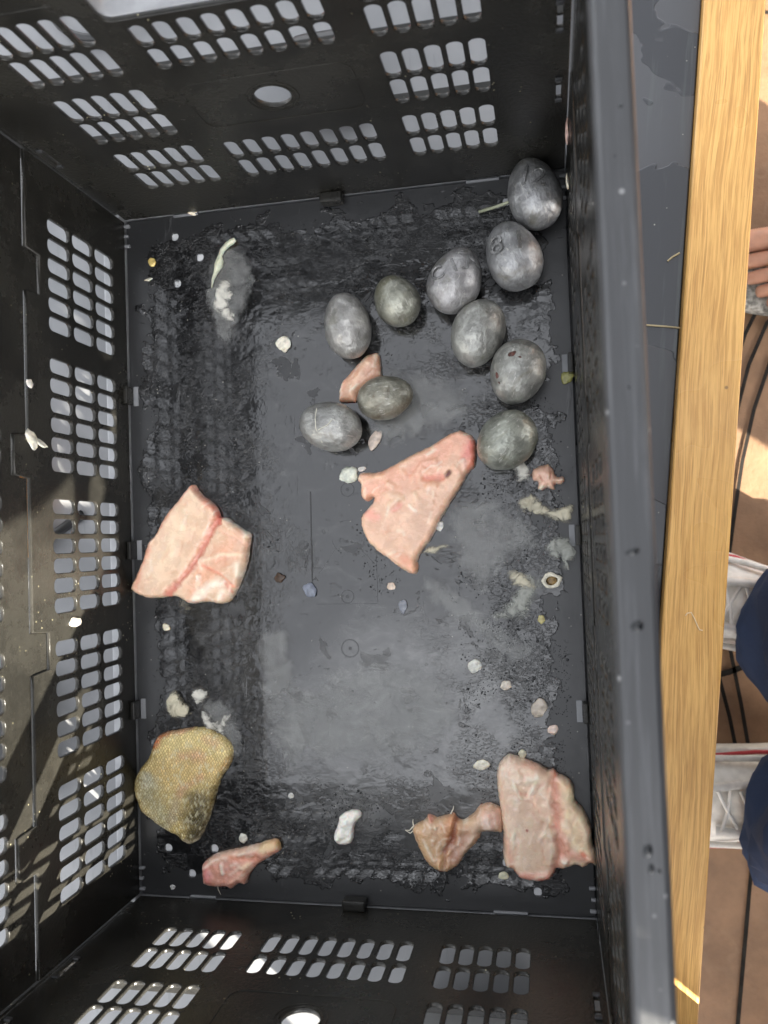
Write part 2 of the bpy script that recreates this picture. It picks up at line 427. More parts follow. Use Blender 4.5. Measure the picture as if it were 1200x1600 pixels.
for x, y, r in ((.1886, .3302, .0058), (.1858, .2444, .0055), (.1865, .2030, .0073)):
    part('moulding_ring', ring('moulding_ring', x, y, r-.0007, r, -.0005, .0002, FLOOR), FLOOR)
    part('moulding_ring', ring('moulding_ring', x, y, .0004, .0014, -.0005, .0003, FLOOR, 12), FLOOR)
def lip(x0, y0, x1, y1, wd=.0010, hh=.00007):
    part('moulding_line', tube_me('moulding_line', [(x0, y0, hh*.9-wd/2), (x1, y1, hh*.9-wd/2)], wd/2, 8), FLOOR)
lip(.1576, .330, .1568, .2512, .0012, .0006); lip(.160, .2388, .2102, .2383); lip(.2105, .2395, .2105, .290)
lip(.162, .262, .178, .284); lip(.196, .284, .209, .270)
for k in range(3):                                                   # moulded arrows round a triangle
    a0 = math.radians(90 + 120*k)
    pts = [(.1878 + .0135*math.cos(a0+t), .292 + .0135*math.sin(a0+t), -.00032) for t in np.linspace(-.45, .45, 9)]
    part('moulded_arrow', tube_me('moulded_arrow', pts, [.0002] + [.0004]*7 + [.0008], 6), FLOOR)

# outer ledge of the base
for nm, bx in (('base_ledge', (-.016, -.0005, -.016, L+.016)), ('base_ledge', (W+.0005, W+.016, -.016, L+.016)), ('base_ledge', (0, W, -.016, -.0005)), ('base_ledge', (0, W, L+.0005, L+.016))):
    part(nm, box_me(nm, bx[0], bx[1], bx[2], bx[3], TZ+.004, .009, .0012), LEDGE)

# long walls: lower and upper leaf, interlocked along the fold
def fold_line(gap):
    z0 = .1405; pts = [(0, z0)]
    for y0, y1, z in ((.0724, .1037, .160), (.2043, .2332, .1215), (.3388, .3687, .1570), (.4690, .5000, .1245)):
        pts += [(y0, z0), (y0 + .0015*(1 if z < z0 else 1), z), (y1 - .0015, z), (y1, z0)]
    pts.append((L, z0)); return pts
def side_holes(cols, groups):
    out = []
    for zc0, zc1 in cols:
        for gy in groups:
            for k in range(6):
                y0 = gy + k*.0143; out.append(rrect(y0, y0+.0105, zc0, zc1, .0044))
    return out
GR = [.0400, .1420, .2440, .3460, .4480]
for side in (0, 1):
    x = -.0015 if side == 0 else W + .0006; th = .003 if side == 0 else .0012
    M = Matrix(((0, 0, 1, x), (1, 0, 0, 0), (0, 1, 0, 0), (0, 0, 0, 1)))
    fl = fold_line(0)
    lower = [(.0015, .0012), (L-.0015, .0012)] + [(min(max(y, .0015), L-.0015), z-.0006) for y, z in reversed(fl)]
    upper = [(min(max(y, .0015), L-.0015), z+.0006) for y, z in fl] + [(L-.0015, H-.006), (.0015, H-.006)]
    cplate('side_leaf', [lower] + side_holes(((.022, .050), (.054, .082), (.086, .114)), GR), th, th*.2, M, PL)
    M = Matrix.Translation((-.0019 if side == 0 else .0012, 0, 0)) @ M
    cplate('upper_side_leaf', [upper] + side_holes(((.168, .194), (.199, .225), (.230, .256)), GR), th, th*.2, M, PL)
    # horizontal ribs on the outside of the wall
    xo = (-.003, -.010) if side == 0 else (W+.010, W+.003)
    for z in (.1180, .1470, .2620):
        part('outer_rib', box_me('outer_rib', min(xo), max(xo), .004, L-.004, z, z+.0022, .0004), PL)
    # hinge lugs at the foot of the wall
    for y in (.4179, .2872, .1543):
        s = 1 if side == 0 else -1; x0 = 0 if side == 0 else W
        b = sorted((x0 + s*.0004, x0 + s*.0042)); part('hinge_lug', box_me('hinge_lug', b[0], b[1], y-.0075, y+.0075, .0005, .0115, .001), PL)
        b = sorted((x0 + s*.0045, x0 + s*.0088)); part('lug_tongue', box_me('lug_tongue', b[0], b[1], y-.0082, y+.0082, -.0008, .0010, .0003), GREYTAB)
# end walls
for end in (0, 1):
    y = -.0015 if end == 0 else L + .0015
    M = Matrix(((1, 0, 0, 0), (0, 0, 1, y), (0, 1, 0, 0), (0, 0, 0, 1)))
    holes = []
    rows = ((.0524, .0798), (.0838, .1112), (.1280, .1555), (.1583, .1851), (.2014, .2285), (.2320, .2590))
    for z0, z1 in rows:
        for gx in (.0492, .2604):
            for k in range(5): holes.append(rrect(gx + k*.0129, gx + k*.0129 + .0097, z0, z1, .0044))
    for z0, z1 in ((.0524, .0798), (.0838, .1082), (.2014, .2210), (.2240, .2430)):
        for k in range(8): holes.append(rrect(.1318 + k*.01405, .1318 + k*.01405 + .0097, z0, z1, .0044))
    holes.append(circ(.1866, .1565, .0118, 24))
    holes.append(rrect(.1230, .2500, .2490, .2850, .006, 5))
    for z in (.1075, .1830, .2400):
        holes.append(rrect(.0050, .0082, z, z+.024, .0006, 2)); holes.append(rrect(W-.0082, W-.0050, z, z+.024, .0006, 2))
    cplate('end_panel', [[(.0006, .0012), (W-.0006, .0012), (W-.0006, H-.006), (.0006, H-.006)]] + holes, .003, .0006, M, PL)
    s = 1 if end == 0 else -1; yi = 0 if end == 0 else L          # s points into the crate
    # collar of the hand hole, as deep as the rim
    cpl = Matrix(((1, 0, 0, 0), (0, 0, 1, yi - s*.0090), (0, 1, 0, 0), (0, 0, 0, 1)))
    cplate('handle_collar', [rrect(.1195, .2535, .2455, .2885, .008, 5), rrect(.1232, .2498, .2492, .2848, .006, 5)], .0118, .0008, cpl, SUNLIP)
    # raised frame round the round hole, and its collar
    fr = rrect(.1330, .2420, .1300, .1830, .010, 5)
    part('raised_frame', tube_me('raised_frame', [(a, yi, b) for a, b in fr + fr[:1]], .00055, 6, False), PL)
    for r, t in ((.0135, .0007), (.0165, .0005)):
        part('hole_collar', tube_me('hole_collar', [(a, yi, b) for a, b in circ(.1866, .1565, r, 30) + circ(.1866, .1565, r, 30)[:1]], t, 6, False), PL)
    for x0, x1, z in ((.010, .1045, .2690), (.2680, .360, .2690)):
        part('raised_line', tube_me('raised_line', [(x0, yi, z), (x1, yi, z)], .0006, 6), PL)
    # outside ribs
    yo = sorted((yi - s*.003, yi - s*.011))
    for z in (.1180, .1900):
        part('outer_rib', box_me('outer_rib', .004, W-.004, yo[0], yo[1], z, z+.0022, .0004), PL)
    # latch in the middle, seating bars, catches in the corners
    b = sorted((yi + s*.0003, yi + s*.0085)); part('latch', box_me('latch', .1758, .1945, b[0], b[1], .0004, .0125, .0022, 3), PL)
    for xc, ln in ((.0560, .022), (.3060, .026)):
        b = sorted((yi + s*.0006, yi + s*.0022)); part('seating_bar', box_me('seating_bar', xc-ln/2, xc+ln/2, b[0], b[1], -.0005, .0016, .0004), GREYTAB)
    for sx, xi in ((1, 0), (-1, W)):
        for k in range(3):
            yc = yi + s*(.0060 + .0085*k); b = sorted((xi + sx*.0004, xi + sx*(.0052 if k != 1 else .0040)))
            part('corner_catch', box_me('corner_catch', b[0], b[1], yc-.0012, yc+.0012, .0002, .0035, .0008), GREYTAB)
        for z in (.1075, .1830):
            b = sorted((xi + sx*.0044, xi + sx*.0088)); c2 = sorted((yi + s*.0002, yi + s*.0016))
            part('wall_catch', box_me('wall_catch', b[0], b[1], c2[0], c2[1], z-.002, z+.001, .0004), RIM)
            part('wall_catch', box_me('wall_catch', b[0], b[1], c2[0], c2[1], z+.023, z+.026, .0004), RIM)
# rim: hollow-looking beam round the top, mitred
def rim_ring():
    prof = [(-.0004, H-.012), (-.0004, H-.0025), (.0006, H-.0008), (.0022, H), (.0130, H), (.0148, H-.0010), (.0156, H-.003), (.0156, H-.034), (.0135, H-.034), (.0130, H-.013)]
    V = []
    for cx, cy, sx, sy in ((0, 0, -1, -1), (W, 0, 1, -1), (W, L, 1, 1), (0, L, -1, 1)):
        for o, z in prof: V.append((cx + sx*o, cy + sy*o, z))
    n = len(prof); Fc = [(c*n+a, ((c+1) % 4)*n+a, ((c+1) % 4)*n+(a+1) % n, c*n+(a+1) % n) for c in range(4) for a in range(n)]
    return V, Fc, n
V, Fc, n = rim_ring()
for c in range(4):                                                    # one beam per side
    idx = list(range(c*n, c*n+n)) + list(range(((c+1) % 4)*n, ((c+1) % 4)*n+n))
    me = mesh('rim', [V[i] for i in idx], [(a, n+a, n+(a+1) % n, (a+1) % n) for a in range(n)])
    bm = bmesh.new(); bm.from_mesh(me); bmesh.ops.recalc_face_normals(bm, faces=bm.faces); bm.to_mesh(me); bm.free()
    part('rim', me, RIM)
for cx in (-.008, W+.008):
    for cy in (-.008, L+.008):
        part('corner_post', box_me('corner_post', cx-.0072, cx+.0072, cy-.0072, cy+.0072, .010, H-.013, .002), PL)
# ------------------------------------------------------------------ lead weights
def egg_mesh(name, a, b, k, seed, nu=44, nv=36):
    V = []; Fc = []; rnd = Vector((seed*3.1, seed*1.7, seed*.9))
    V.append(Vector((-a, 0, 0)))
    for i in range(1, nu):
        t = -math.cos(math.pi*i/nu); x = a*t; r = b*math.sqrt(max(0, 1-t*t))*(1 + k*t)
        for j in range(nv):
            an = 2*math.pi*j/nv; V.append(Vector((x, r*math.cos(an), r*math.sin(an))))
    V.append(Vector((a, 0, 0)))
    V2 = []
    for p in V:
        q = p + rnd
        d = noise.noise(q*38)*.0010 + noise.noise(q*95)*.0005 + noise.noise(q*260)*.00016
        V2.append(p + p.normalized()*d)
    for j in range(nv): Fc.append((0, 1+(j+1) % nv, 1+j))
    for i in range(nu-2):
        for j in range(nv):
            Fc.append((1+i*nv+j, 1+i*nv+(j+1) % nv, 1+(i+1)*nv+(j+1) % nv, 1+(i+1)*nv+j))
    e = len(V)-1; o = 1+(nu-2)*nv
    for j in range(nv): Fc.append((e, o+j, o+(j+1) % nv))
    return mesh(name, V2, Fc)

PXM = .000483                                                         # metres per photo pixel at the weights' mid height
def stamp(parent, txt, a, b, k, size, ox, oy, turn, mat, depth=.0005):
    cu = bpy.data.curves.new('t', 'FONT'); cu.body = txt; cu.size = size; cu.align_x = 'CENTER'; cu.align_y = 'CENTER'; cu.offset = -.0001
    cu.resolution_u = 3; cu.extrude = .0003; cu.bevel_depth = .0003; cu.bevel_resolution = 0
    t = bpy.data.objects.new('t', cu); COL.objects.link(t)
    dg = bpy.context.evaluated_depsgraph_get(); dg.update(); me = bpy.data.meshes.new_from_object(t.evaluated_get(dg)); me.name = 'stamped_mark'
    bpy.data.objects.remove(t); bpy.data.curves.remove(cu)
    bm = bmesh.new(); bm.from_mesh(me)
    bmesh.ops.subdivide_edges(bm, edges=[e for e in bm.edges if e.calc_length() > size*.12], cuts=2)
    c, s = math.cos(turn), math.sin(turn)
    for v in bm.verts:
        x, y = v.co.x*c - v.co.y*s + ox, v.co.x*s + v.co.y*c + oy
        tt = max(-.98, min(.98, x/a)); r = b*math.sqrt(1-tt*tt)*(1 + k*tt)
        z = math.sqrt(max(1e-8, r*r - min(abs(y), r*.98)**2))
        nrm = Vector((0, y, z)).normalized()
        v.co = Vector((x, y, z)) + nrm*(v.co.z + depth*2.0)
    bm.to_mesh(me); bm.free(); me.materials.clear()
    return link('stamped_mark', me, mat, parent)

STAMPM = mat_lead('stamped lead', (.27, .27, .268), (.18, .175, .15), 40)
LG = (.40, .40, .40); OL = (.35, .35, .29)
eggs = [  # u, v, width px, length px, axis angle, tint, dirt, taper, text, label
 (835, 304, 83, 113, 101, LG, (.27, .26, .21), -.10, '12', 'grey lead weight stamped 12, in the corner nearest the top wall'),
 (803, 402, 85, 112, 108, LG, (.30, .28, .23), -.10, '8 1', 'grey lead weight with stamped 81 marks, second from the corner, below the one stamped 12'),
 (711, 440, 82, 108, 66, (.42, .41, .41), (.26, .25, .21), -.08, 'C 1.A', 'grey lead weight with scratched letters, left of the one stamped 81'),
 (621, 471, 73, 87, 113, OL, (.20, .19, .11), -.06, None, 'small olive grey lead weight between two larger ones in the upper row'),
 (543, 510, 77, 109, 99, (.40, .39, .37), (.25, .24, .19), -.10, None, 'plain grey lead weight furthest left in the upper row, above the salmon strip'),
 (747, 522, 83, 107, 68, (.38, .38, .35), (.27, .27, .20), .04, None, 'greenish grey lead weight lying under the one with scratched letters'),
 (809, 582, 85, 103, 70, (.36, .36, .33), (.24, .22, .17), .06, None, 'lead weight with red blood smears, near the right wall'),
 (602, 622, 71, 92, 8, (.33, .32, .26), (.15, .11, .06), -.08, None, 'small brown stained lead weight touching the salmon strip'),
 (517, 667, 80, 105, -15, (.38, .38, .36), (.29, .27, .23), .05, None, 'lead weight with pale crossing scratches, lowest left of the group'),
 (792, 689, 86, 100, 38, (.33, .34, .29), (.22, .22, .14), .04, None, 'mottled greenish lead weight touching the tip of the large salmon fillet'),
]
for i, (u, v, wp, lp, an, tint, dirt, k, txt, lab) in enumerate(eggs):
    b = wp*PXM/2; a = lp*PXM/2
    mt = mat_lead('lead %d' % i, tint, dirt, i+1)
    p = at(u, v, b*.9)
    if txt or i == 6:
        o = empty('lead_weight', (p.x, p.y, 0), math.radians(an)); par = o
        bo = link('body', egg_mesh('lead_body', a, b, k, i+1), mt, o, True); bo.location.z = b*.985
        if txt:
            toward = -(math.radians(an) - math.radians(98 if i != 2 else 78))
            st = stamp(bo, txt, a, b, k, .021 if i != 2 else .0155, a*.20, (0.0, .002, .001)[i] if i < 3 else 0, -math.radians(an)+math.radians((-12, 4, 18)[i]), STAMPM)
        else:
            red = plain('dried blood', (.085, .028, .02), .35, .6, 300)
            for px, py, s in ((.35, .30, .0034), (.30, .0, .0014), (-.35, .62, .0028), (-.55, .45, .0014)):
                x, y = a*px, b*py; tt = x/a; r = b*math.sqrt(1-tt*tt)*(1+k*tt); z = math.sqrt(r*r-y*y)
                bm = bmesh.new(); bmesh.ops.create_icosphere(bm, subdivisions=2, radius=1)
                nr = Vector((x/a/a*b*b, y, z)).normalized(); q = nr.to_track_quat('Z', 'Y').to_matrix()
                for vv in bm.verts:
                    d = 1 + .5*noise.noise(vv.co*1.7 + Vector((px*9, py*5, 1)))
                    vv.co = Vector((x, y, z)) + q @ Vector((vv.co.x*s*d, vv.co.y*s*.6*d, vv.co.z*.0012 - .0006))
                me = bpy.data.meshes.new('blood_smear'); bm.to_mesh(me); bm.free(); link('blood_smear', me, red, bo, True)
    else:
        o = link('lead_weight', egg_mesh('lead_weight', a, b, k, i+1), mt, None, True); o.location = (p.x, p.y, b*.985); o.rotation_euler = (0, 0, math.radians(an)); bo = o
    if i == 8:
        sc = plain('bright scratch', (.62, .60, .50), .3, .2, 200)
        def onegg(x, y):
            tt = x/a; r = b*math.sqrt(1-tt*tt)*(1+k*tt); return Vector((x, y, math.sqrt(max(1e-9, r*r-y*y)) + .0009))
        for pl in ([(-.38, .55), (-.30, .1), (-.22, -.25), (.02, -.75)], [(-.14, -.3), (.12, -.05), (.22, .2)]):
            link('bright_scratch', tube_me('bright_scratch', [onegg(x*a, y*b) for x, y in pl], .00035, 5), sc, bo)
    tag(o, lab, 'weight', 'egg shaped lead weights in the crate')

# ------------------------------------------------------------------ soft pieces cut from an outline
def smooth_loop(pts, step):
    P = [Vector((p[0], p[1])) for p in pts]; n = len(P); out = []
    for i in range(n):
        p0, p1, p2, p3 = P[i-1], P[i], P[(i+1) % n], P[(i+2) % n]
        k = max(1, int((p2-p1).length/step))
        for j in range(k):
            t = j/k; out.append(.5*((2*p1) + (p2-p0)*t + (2*p0-5*p1+4*p2-p3)*t*t + (3*p1-p0-3*p2+p3)*t*t*t))
    return out

def seg_dist(P, pts):
    """distance of points P (N,2) to polyline pts and the share of the way along it"""
    best = np.full(len(P), 1e9)
    for a, b in zip(pts[:-1], pts[1:]):
        a = np.array(a); b = np.array(b); d = b-a; L2 = max(1e-12, d@d)
        t = np.clip(((P-a)@d)/L2, 0, 1); q = a + t[:, None]*d
        best = np.minimum(best, np.hypot(*(P-q).T))
    return best

def slab(name, outline, hz, edge, base_col, strokes=(), step=.0014, rough=.0006, seed=1, mat=None, parent=None, wob=.0006, z0=.0006, alphaedge=False, fib=None):
    """flesh piece: outline in photo pixels, hz height, edge = width of the rounded border,
    strokes = (points px, width m, colour, strength, dz) painted and pressed into the top"""
    loop = [at(u, v, z0+hz*.3).to_2d() for u, v in outline]
    loop = smooth_loop(loop, step)
    loop = [p + Vector((noise.noise((p.x*260, p.y*260, seed)), noise.noise((p.x*260, p.y*260, seed+9))))*wob for p in loop]
    xs = [p.x for p in loop]; ys = [p.y for p in loop]
    rng = random.Random(seed); inner = []
    LP = np.array([(p.x, p.y) for p in loop]); cl = np.vstack([LP, LP[:1]])
    gx = np.arange(min(xs), max(xs), step); gy = np.arange(min(ys), max(ys), step*.9)
    cand = np.array([(x + (step*.5 if j % 2 else 0) + rng.uniform(-.25, .25)*step, y + rng.uniform(-.25, .25)*step) for j, y in enumerate(gy) for x in gx])
    ins = np.zeros(len(cand), bool)
    for (x1, y1), (x2, y2) in zip(cl[:-1], cl[1:]):
        c = ((y1 > cand[:, 1]) != (y2 > cand[:, 1]))
        with np.errstate(divide='ignore', invalid='ignore'):
            ins ^= c & (cand[:, 0] < (x2-x1)*(cand[:, 1]-y1)/(y2-y1+1e-15)+x1)
    cand = cand[ins]; dd = seg_dist(cand, cl); cand = cand[dd > step*.45]
    pts = [Vector(p) for p in LP] + [Vector(p) for p in cand]; nb = len(LP)
    r = geometry.delaunay_2d_cdt(pts, [(i, (i+1) % nb) for i in range(nb)], [list(range(nb))], 1, 1e-7)
    vo, eo, fo, ov = r[0], r[1], r[2], r[3]
    P = np.array([(p.x, p.y) for p in vo]); D = seg_dist(P, cl)
    t = np.clip(D/edge, 0, 1); zz = hz*np.sqrt(np.clip(1-(1-t)**2, 0, 1))*.85 + hz*.15
    nz = np.array([noise.noise((p[0]*70, p[1]*70, seed))*1.6 + noise.noise((p[0]*190, p[1]*190, seed+3)) + .5*noise.noise((p[0]*420, p[1]*420, seed+5)) for p in P])
    zz = zz + nz*rough*np.clip(t*1.5, .2, 1)
    C = np.tile(np.array(base_col, float), (len(P), 1))
    for sp, wd, colr, strn, dz in strokes:
        q = [tuple(at(u, v, hz*.8).to_2d()) for u, v in sp]
        if len(q) == 1: q = q*2
        ds = seg_dist(P, q) + nz*wd*.22
        f = np.clip(1 - ds/wd, 0, 1); f = f*f*(3-2*f)
        if colr is not None: C = C*(1-f[:, None]*strn) + np.array(colr)*f[:, None]*strn
        zz = zz + f*dz*np.clip(t*1.5, .15, 1)
    if fib:                                                            # muscle fibres, veins and flecks of fat
        cnt, ang_, ln = fib; rg = random.Random(seed*7+1)
        for _ in range(cnt):
            q0 = P[rg.randrange(len(P))]; a_ = ang_ + rg.gauss(0, .55); l_ = ln*rg.uniform(.3, 1.2); bend = rg.gauss(0, .5)
            q = [tuple(q0), (q0[0]+l_*.5*math.cos(a_), q0[1]+l_*.5*math.sin(a_)), (q0[0]+l_*(.5*math.cos(a_)+.5*math.cos(a_+bend)), q0[1]+l_*(.5*math.sin(a_)+.5*math.sin(a_+bend)))]
            wd = rg.uniform(.0009, .0026); f = np.clip(1 - (seg_dist(P, q) + nz*wd*.2)/wd, 0, 1); f = f*f*(3-2*f); up = rg.random()
            if up < .5: C = C*(1-f[:, None]*.35) + np.minimum(1, C*np.array((1.08, 1.15, 1.18)) + .02)*f[:, None]*.35; zz = zz + f*.0002*np.clip(t*1.5, .15, 1)
            elif up < .82: C = C*(1-f[:, None]*.3) + C*np.array((.97, .76, .70))*f[:, None]*.3; zz = zz - f*.00022*np.clip(t*1.5, .15, 1)
            else: C = C*(1-f[:, None]*.45) + np.array((.92, .84, .74))*f[:, None]*.45; zz = zz + f*.0003*np.clip(t*1.5, .15, 1)
    if alphaedge: C = np.stack([t, t, t], 1)
    zz = np.maximum(zz, hz*.12) + z0
    V = [(p[0], p[1], z) for p, z in zip(P, zz)]; Fc = [tuple(f) for f in fo]
    # border loop down to the floor
    ed = {}
    for f in Fc:
        for a, b in zip(f, f[1:]+f[:1]): ed[(a, b)] = 1
    rim = [(a, b) for a, b in ed if (b, a) not in ed]
    low = {}; cen = P.mean(0)
    for a, b in rim:
        for v in (a, b):
            if v not in low:
                q = P[v] + (cen-P[v])/max(1e-9, np.hypot(*(cen-P[v])))*min(.0012, hz*.25)
                low[v] = len(V); V.append((q[0], q[1], z0*.4)); C = np.vstack([C, C[v]*.9 if not alphaedge else C[v]])
    for a, b in rim: Fc.append((b, a, low[a], low[b]))
    me = mesh(name, V, Fc)
    ca = me.color_attributes.new('Col', 'FLOAT_COLOR', 'POINT')
    buf = np.ones((len(V), 4), np.float32); buf[:, :3] = C[:len(V)]; ca.data.foreach_set('color', buf.ravel())
    o = link(name, me, mat or FLESH, parent, True)
    return o

def crop(x0, y0, s, pts): return [(x0 + a/s, y0 + b/s) for a, b in pts]
BE = (.76, .56, .43); PINK = (.74, .33, .25); RED = (.62, .13, .09); WHT = (.92, .86, .78); CRM = (.80, .64, .45); SAL = (.78, .36, .25)

cA = lambda *p: crop(190, 740, 5.4545, p)
o = slab('fish_fillet', cA((615,90),(650,130),(700,190),(790,260),(830,320),(850,370),(900,375),(960,420),(1050,480),(1105,520),(1095,600),(1085,700),(1060,800),(1010,950),(930,1080),(850,1110),(740,1095),(600,1110),(540,1080),(460,1050),(260,1065),(150,1030),(95,975),(130,880),(200,720),(220,640),(250,570),(300,520),(360,400),(430,300),(500,220),(560,140)),
    .0110, .0045, BE, [
    (cA((600,180),(480,480),(300,850)), .016, (.80,.64,.50), .8, .0010),
    (cA((130,960),(260,560),(420,320),(590,110)), .004, (.72,.34,.24), .7, 0),
    (cA((600,110),(760,280),(840,340)), .004, PINK, .8, 0),
    (cA((960,560),(800,800),(640,1000)), .017, (.80,.46,.33), .85, 0),
    (cA((840,340),(760,520),(640,740),(520,900),(400,1030)), .0055, RED, .75, -.0030),
    (cA((790,270),(840,420)), .003, RED, .6, -.001),
    (cA((640,1070),(700,1020),(760,960),(830,920)), .0062, WHT, .95, .0012), (cA((860,1000),(830,1080)), .004, WHT, .8, .0006),  # the broad white strokes here and below paint sun spots
    (cA((990,780),(1000,860)), .005, WHT, .8, .0008), (cA((880,380),(1000,450),(1095,530)), .0026, WHT, .95, .0010), (cA((740,190),(820,270)), .0022, WHT, .7, 0),
    (cA((720,740),(860,690),(1060,690)), .0030, (.88,.72,.58), .8, .0012), (cA((840,480),(1000,560),(1080,610)), .0030, (.85,.55,.42), .7, -.0010),
    (cA((700,780),(860,860),(960,960)), .0024, (.80,.28,.18), .7, -.0012), (cA((890,920),(940,1000)), .0020, (.75,.28,.24), .7, -.0006), (cA((660,880),(662,884)), .0022, WHT, .9, .0012)], seed=3, fib=(90, .95, .010), step=.0011, rough=.0004)
tag(o, 'thick pink and beige raw fish fillet lying against the left wall', 'fish fillet', 'raw fish fillets')

cB = lambda *p: crop(540, 660, 5, p)
o = slab('fish_fillet', cB((880,65),(950,80),(1005,120),(1020,170),(1015,330),(960,400),(900,500),(830,610),(770,710),(750,740),(700,850),(640,950),(600,1000),(560,1080),(570,1130),(555,1180),(500,1180),(430,1140),(340,1070),(240,1000),(170,920),(130,830),(125,740),(160,690),(210,630),(225,590),(200,590),(170,615),(130,590),(120,540),(120,490),(95,450),(105,410),(150,385),(230,390),(310,365),(430,300),(520,250),(640,195),(720,145),(800,95)),
    .0105, .0045, (.84, .57, .43), [
    (cB((900,130),(700,280),(450,420),(180,520)), .020, (.84,.45,.33), .85, 0), (cB((980,150),(960,260)), .009, (.78,.22,.19), .8, .0006), (cB((960,360),(1000,300)), .005, (.82,.30,.22), .8, .0010),
    (cB((250,800),(380,950),(520,1080)), .016, (.76,.50,.37), .8, 0), (cB((640,640),(560,900)), .013, (.70,.47,.36), .7, 0), (cB((820,520),(700,720)), .008, (.72,.46,.35), .7, -.0006),
    (cB((170,700),(240,740)), .007, (.82,.36,.30), .7, .0008), (cB((420,640),(380,680)), .0045, (.80,.28,.24), .7, -.0008),
    (cB((340,560),(420,590),(360,640)), .0060, (.86,.62,.48), .8, .0022), (cB((340,480),(380,500)), .0050, (.86,.60,.46), .8, .0018), (cB((430,375),(450,390)), .0045, (.85,.56,.42), .8, .0014),
    (cB((540,560),(560,600)), .0036, (.87,.66,.52), .8, .0015), (cB((500,650),(545,690)), .0020, WHT, .8, .0008), (cB((640,500),(700,490)), .0040, (.85,.50,.35), .8, .0014), (cB((690,540),(690,590)), .0020, (.9,.72,.6), .8, .0006),
    (cB((850,350),(880,390)), .0048, (.86,.52,.40), .8, .0016), (cB((620,440),(760,430)), .0035, (.80,.26,.18), .7, -.0012), (cB((560,400),(600,320),(700,300)), .0030, (.84,.50,.38), .6, .0010),
    (cB((795,415),(812,390)), .0028, (.12,.005,.01), 1.0, -.0020), (cB((930,95),(960,98)), .0016, WHT, .9, .0006), (cB((920,300),(930,370)), .003, (.82,.55,.48), .7, .0008), (cB((450,1060),(540,1140)), .007, (.82,.42,.28), .8, .0010),
    (cB((140,470),(200,440),(300,420)), .0030, (.84,.55,.38), .7, .0008)], seed=7, fib=(100, .7, .009), step=.0011, rough=.0004)
tag(o, 'large salmon pink fillet with a dark red spot, in the middle of the crate', 'fish fillet', 'raw fish fillets')

cC = lambda *p: crop(630, 1160, 3.75, p)
o = slab('fish_fillet', cC((630,68),(700,95),(780,120),(850,160),(880,155),(910,185),(960,205),(1000,255),(1010,340),(1050,385),(1085,450),(1105,500),(1110,580),(1130,640),(1135,720),(1100,705),(1050,730),(1010,715),(940,735),(900,735),(880,780),(850,800),(780,808),(700,795),(660,765),(640,735),(600,720),(585,660),(585,560),(575,450),(560,330),(545,200),(560,130),(590,90)),
    .0120, .0055, (.88, .67, .54), [
    (cC((640,150),(660,400),(700,650)), .018, (.84,.68,.56), .7, .0012), (cC((1000,330),(1010,500),(1080,650)), .016, (.86,.69,.50), .9, .0), (cC((900,240),(980,280)), .008, (.86,.66,.46), .7, 0),
    (cC((885,180),(895,350),(905,500),(930,640),(900,720)), .0060, (.76,.32,.24), .8, -.0028), (cC((930,560),(970,640),(1090,680)), .006, (.80,.42,.33), .8, .0012), (cC((1050,640),(1060,650)), .003, (.72,.20,.12), .8, 0),
    (cC((650,770),(740,790),(860,780)), .0055, (.82,.36,.29), .8, .0008), (cC((720,120),(820,160)), .0050, (.82,.48,.38), .6, 0), (cC((660,220),(720,220),(790,210)), .0055, (.80,.70,.62), .7, .0010),
    (cC((680,290),(720,300)), .0035, (.82,.36,.26), .7, -.0006), (cC((650,240),(690,320)), .0020, WHT, .7, .0008), (cC((770,250),(740,300)), .0020, WHT, .6, .0006), (cC((620,110),(600,180)), .006, (.72,.62,.56), .6, 0),
    (cC((725,505),(727,507)), .0014, (.45,.05,.05), .9, 0), (cC((930,690),(950,700)), .003, WHT, .6, .0010), (cC((600,560),(640,720)), .005, (.76,.46,.36), .7, 0)], seed=11, fib=(90, 1.6, .012), step=.0011, rough=.0004)
tag(o, 'beige raw fish fillet with a cream belly flap against the right wall', 'fish fillet', 'raw fish fillets')

cD = lambda *p: crop(300, 1200, 4, p)
o = empty('fish_scrap', at(375, 1350)); D = slab('flesh', cD((525,445),(555,490),(550,520),(480,560),(420,600),(390,630),(360,670),(340,725),(300,720),(250,750),(220,740),(160,740),(110,735),(75,715),(68,650),(65,605),(95,570),(130,545),(200,520),(300,500),(400,475)),
    .0095, .006, (.70, .36, .29), [
    (cD((120,570),(260,530),(440,490)), .006, (.74,.58,.48), .8, .0012), (cD((440,500),(540,480)), .007, (.78,.62,.38), .9, 0), (cD((530,460),(550,510)), .0025, (.55,.36,.12), .8, 0),
    (cD((90,640),(100,690)), .006, (.66,.24,.26), .8, .0006), (cD((190,600),(200,650)), .0030, WHT, .8, .0014), (cD((250,560),(400,560)), .004, (.80,.34,.22), .7, -.0010), (cD((320,620),(360,600)), .004, (.85,.66,.50), .8, .0010), (cD((250,710),(320,650)), .0040, (.84,.52,.42), .7, .0006)], seed=13, fib=(40, .3, .010), step=.0010, rough=.0007)
D.parent = o; D.matrix_parent_inverse = Matrix.Translation(-o.location)
BONE = plain('fish bone', (.75, .70, .58), .3, .1, 200)
b_ = link('bone', tube_me('bone', [at(339, 1380, .004), at(341, 1390, .002), at(345, 1398, .001)], [.0007, .0004, .0002], 5), BONE, o); b_.matrix_parent_inverse = Matrix.Translation(-o.location)
tag(o, 'small pink scrap of fish tapering to a cream end, near the bottom wall', 'fish scrap')

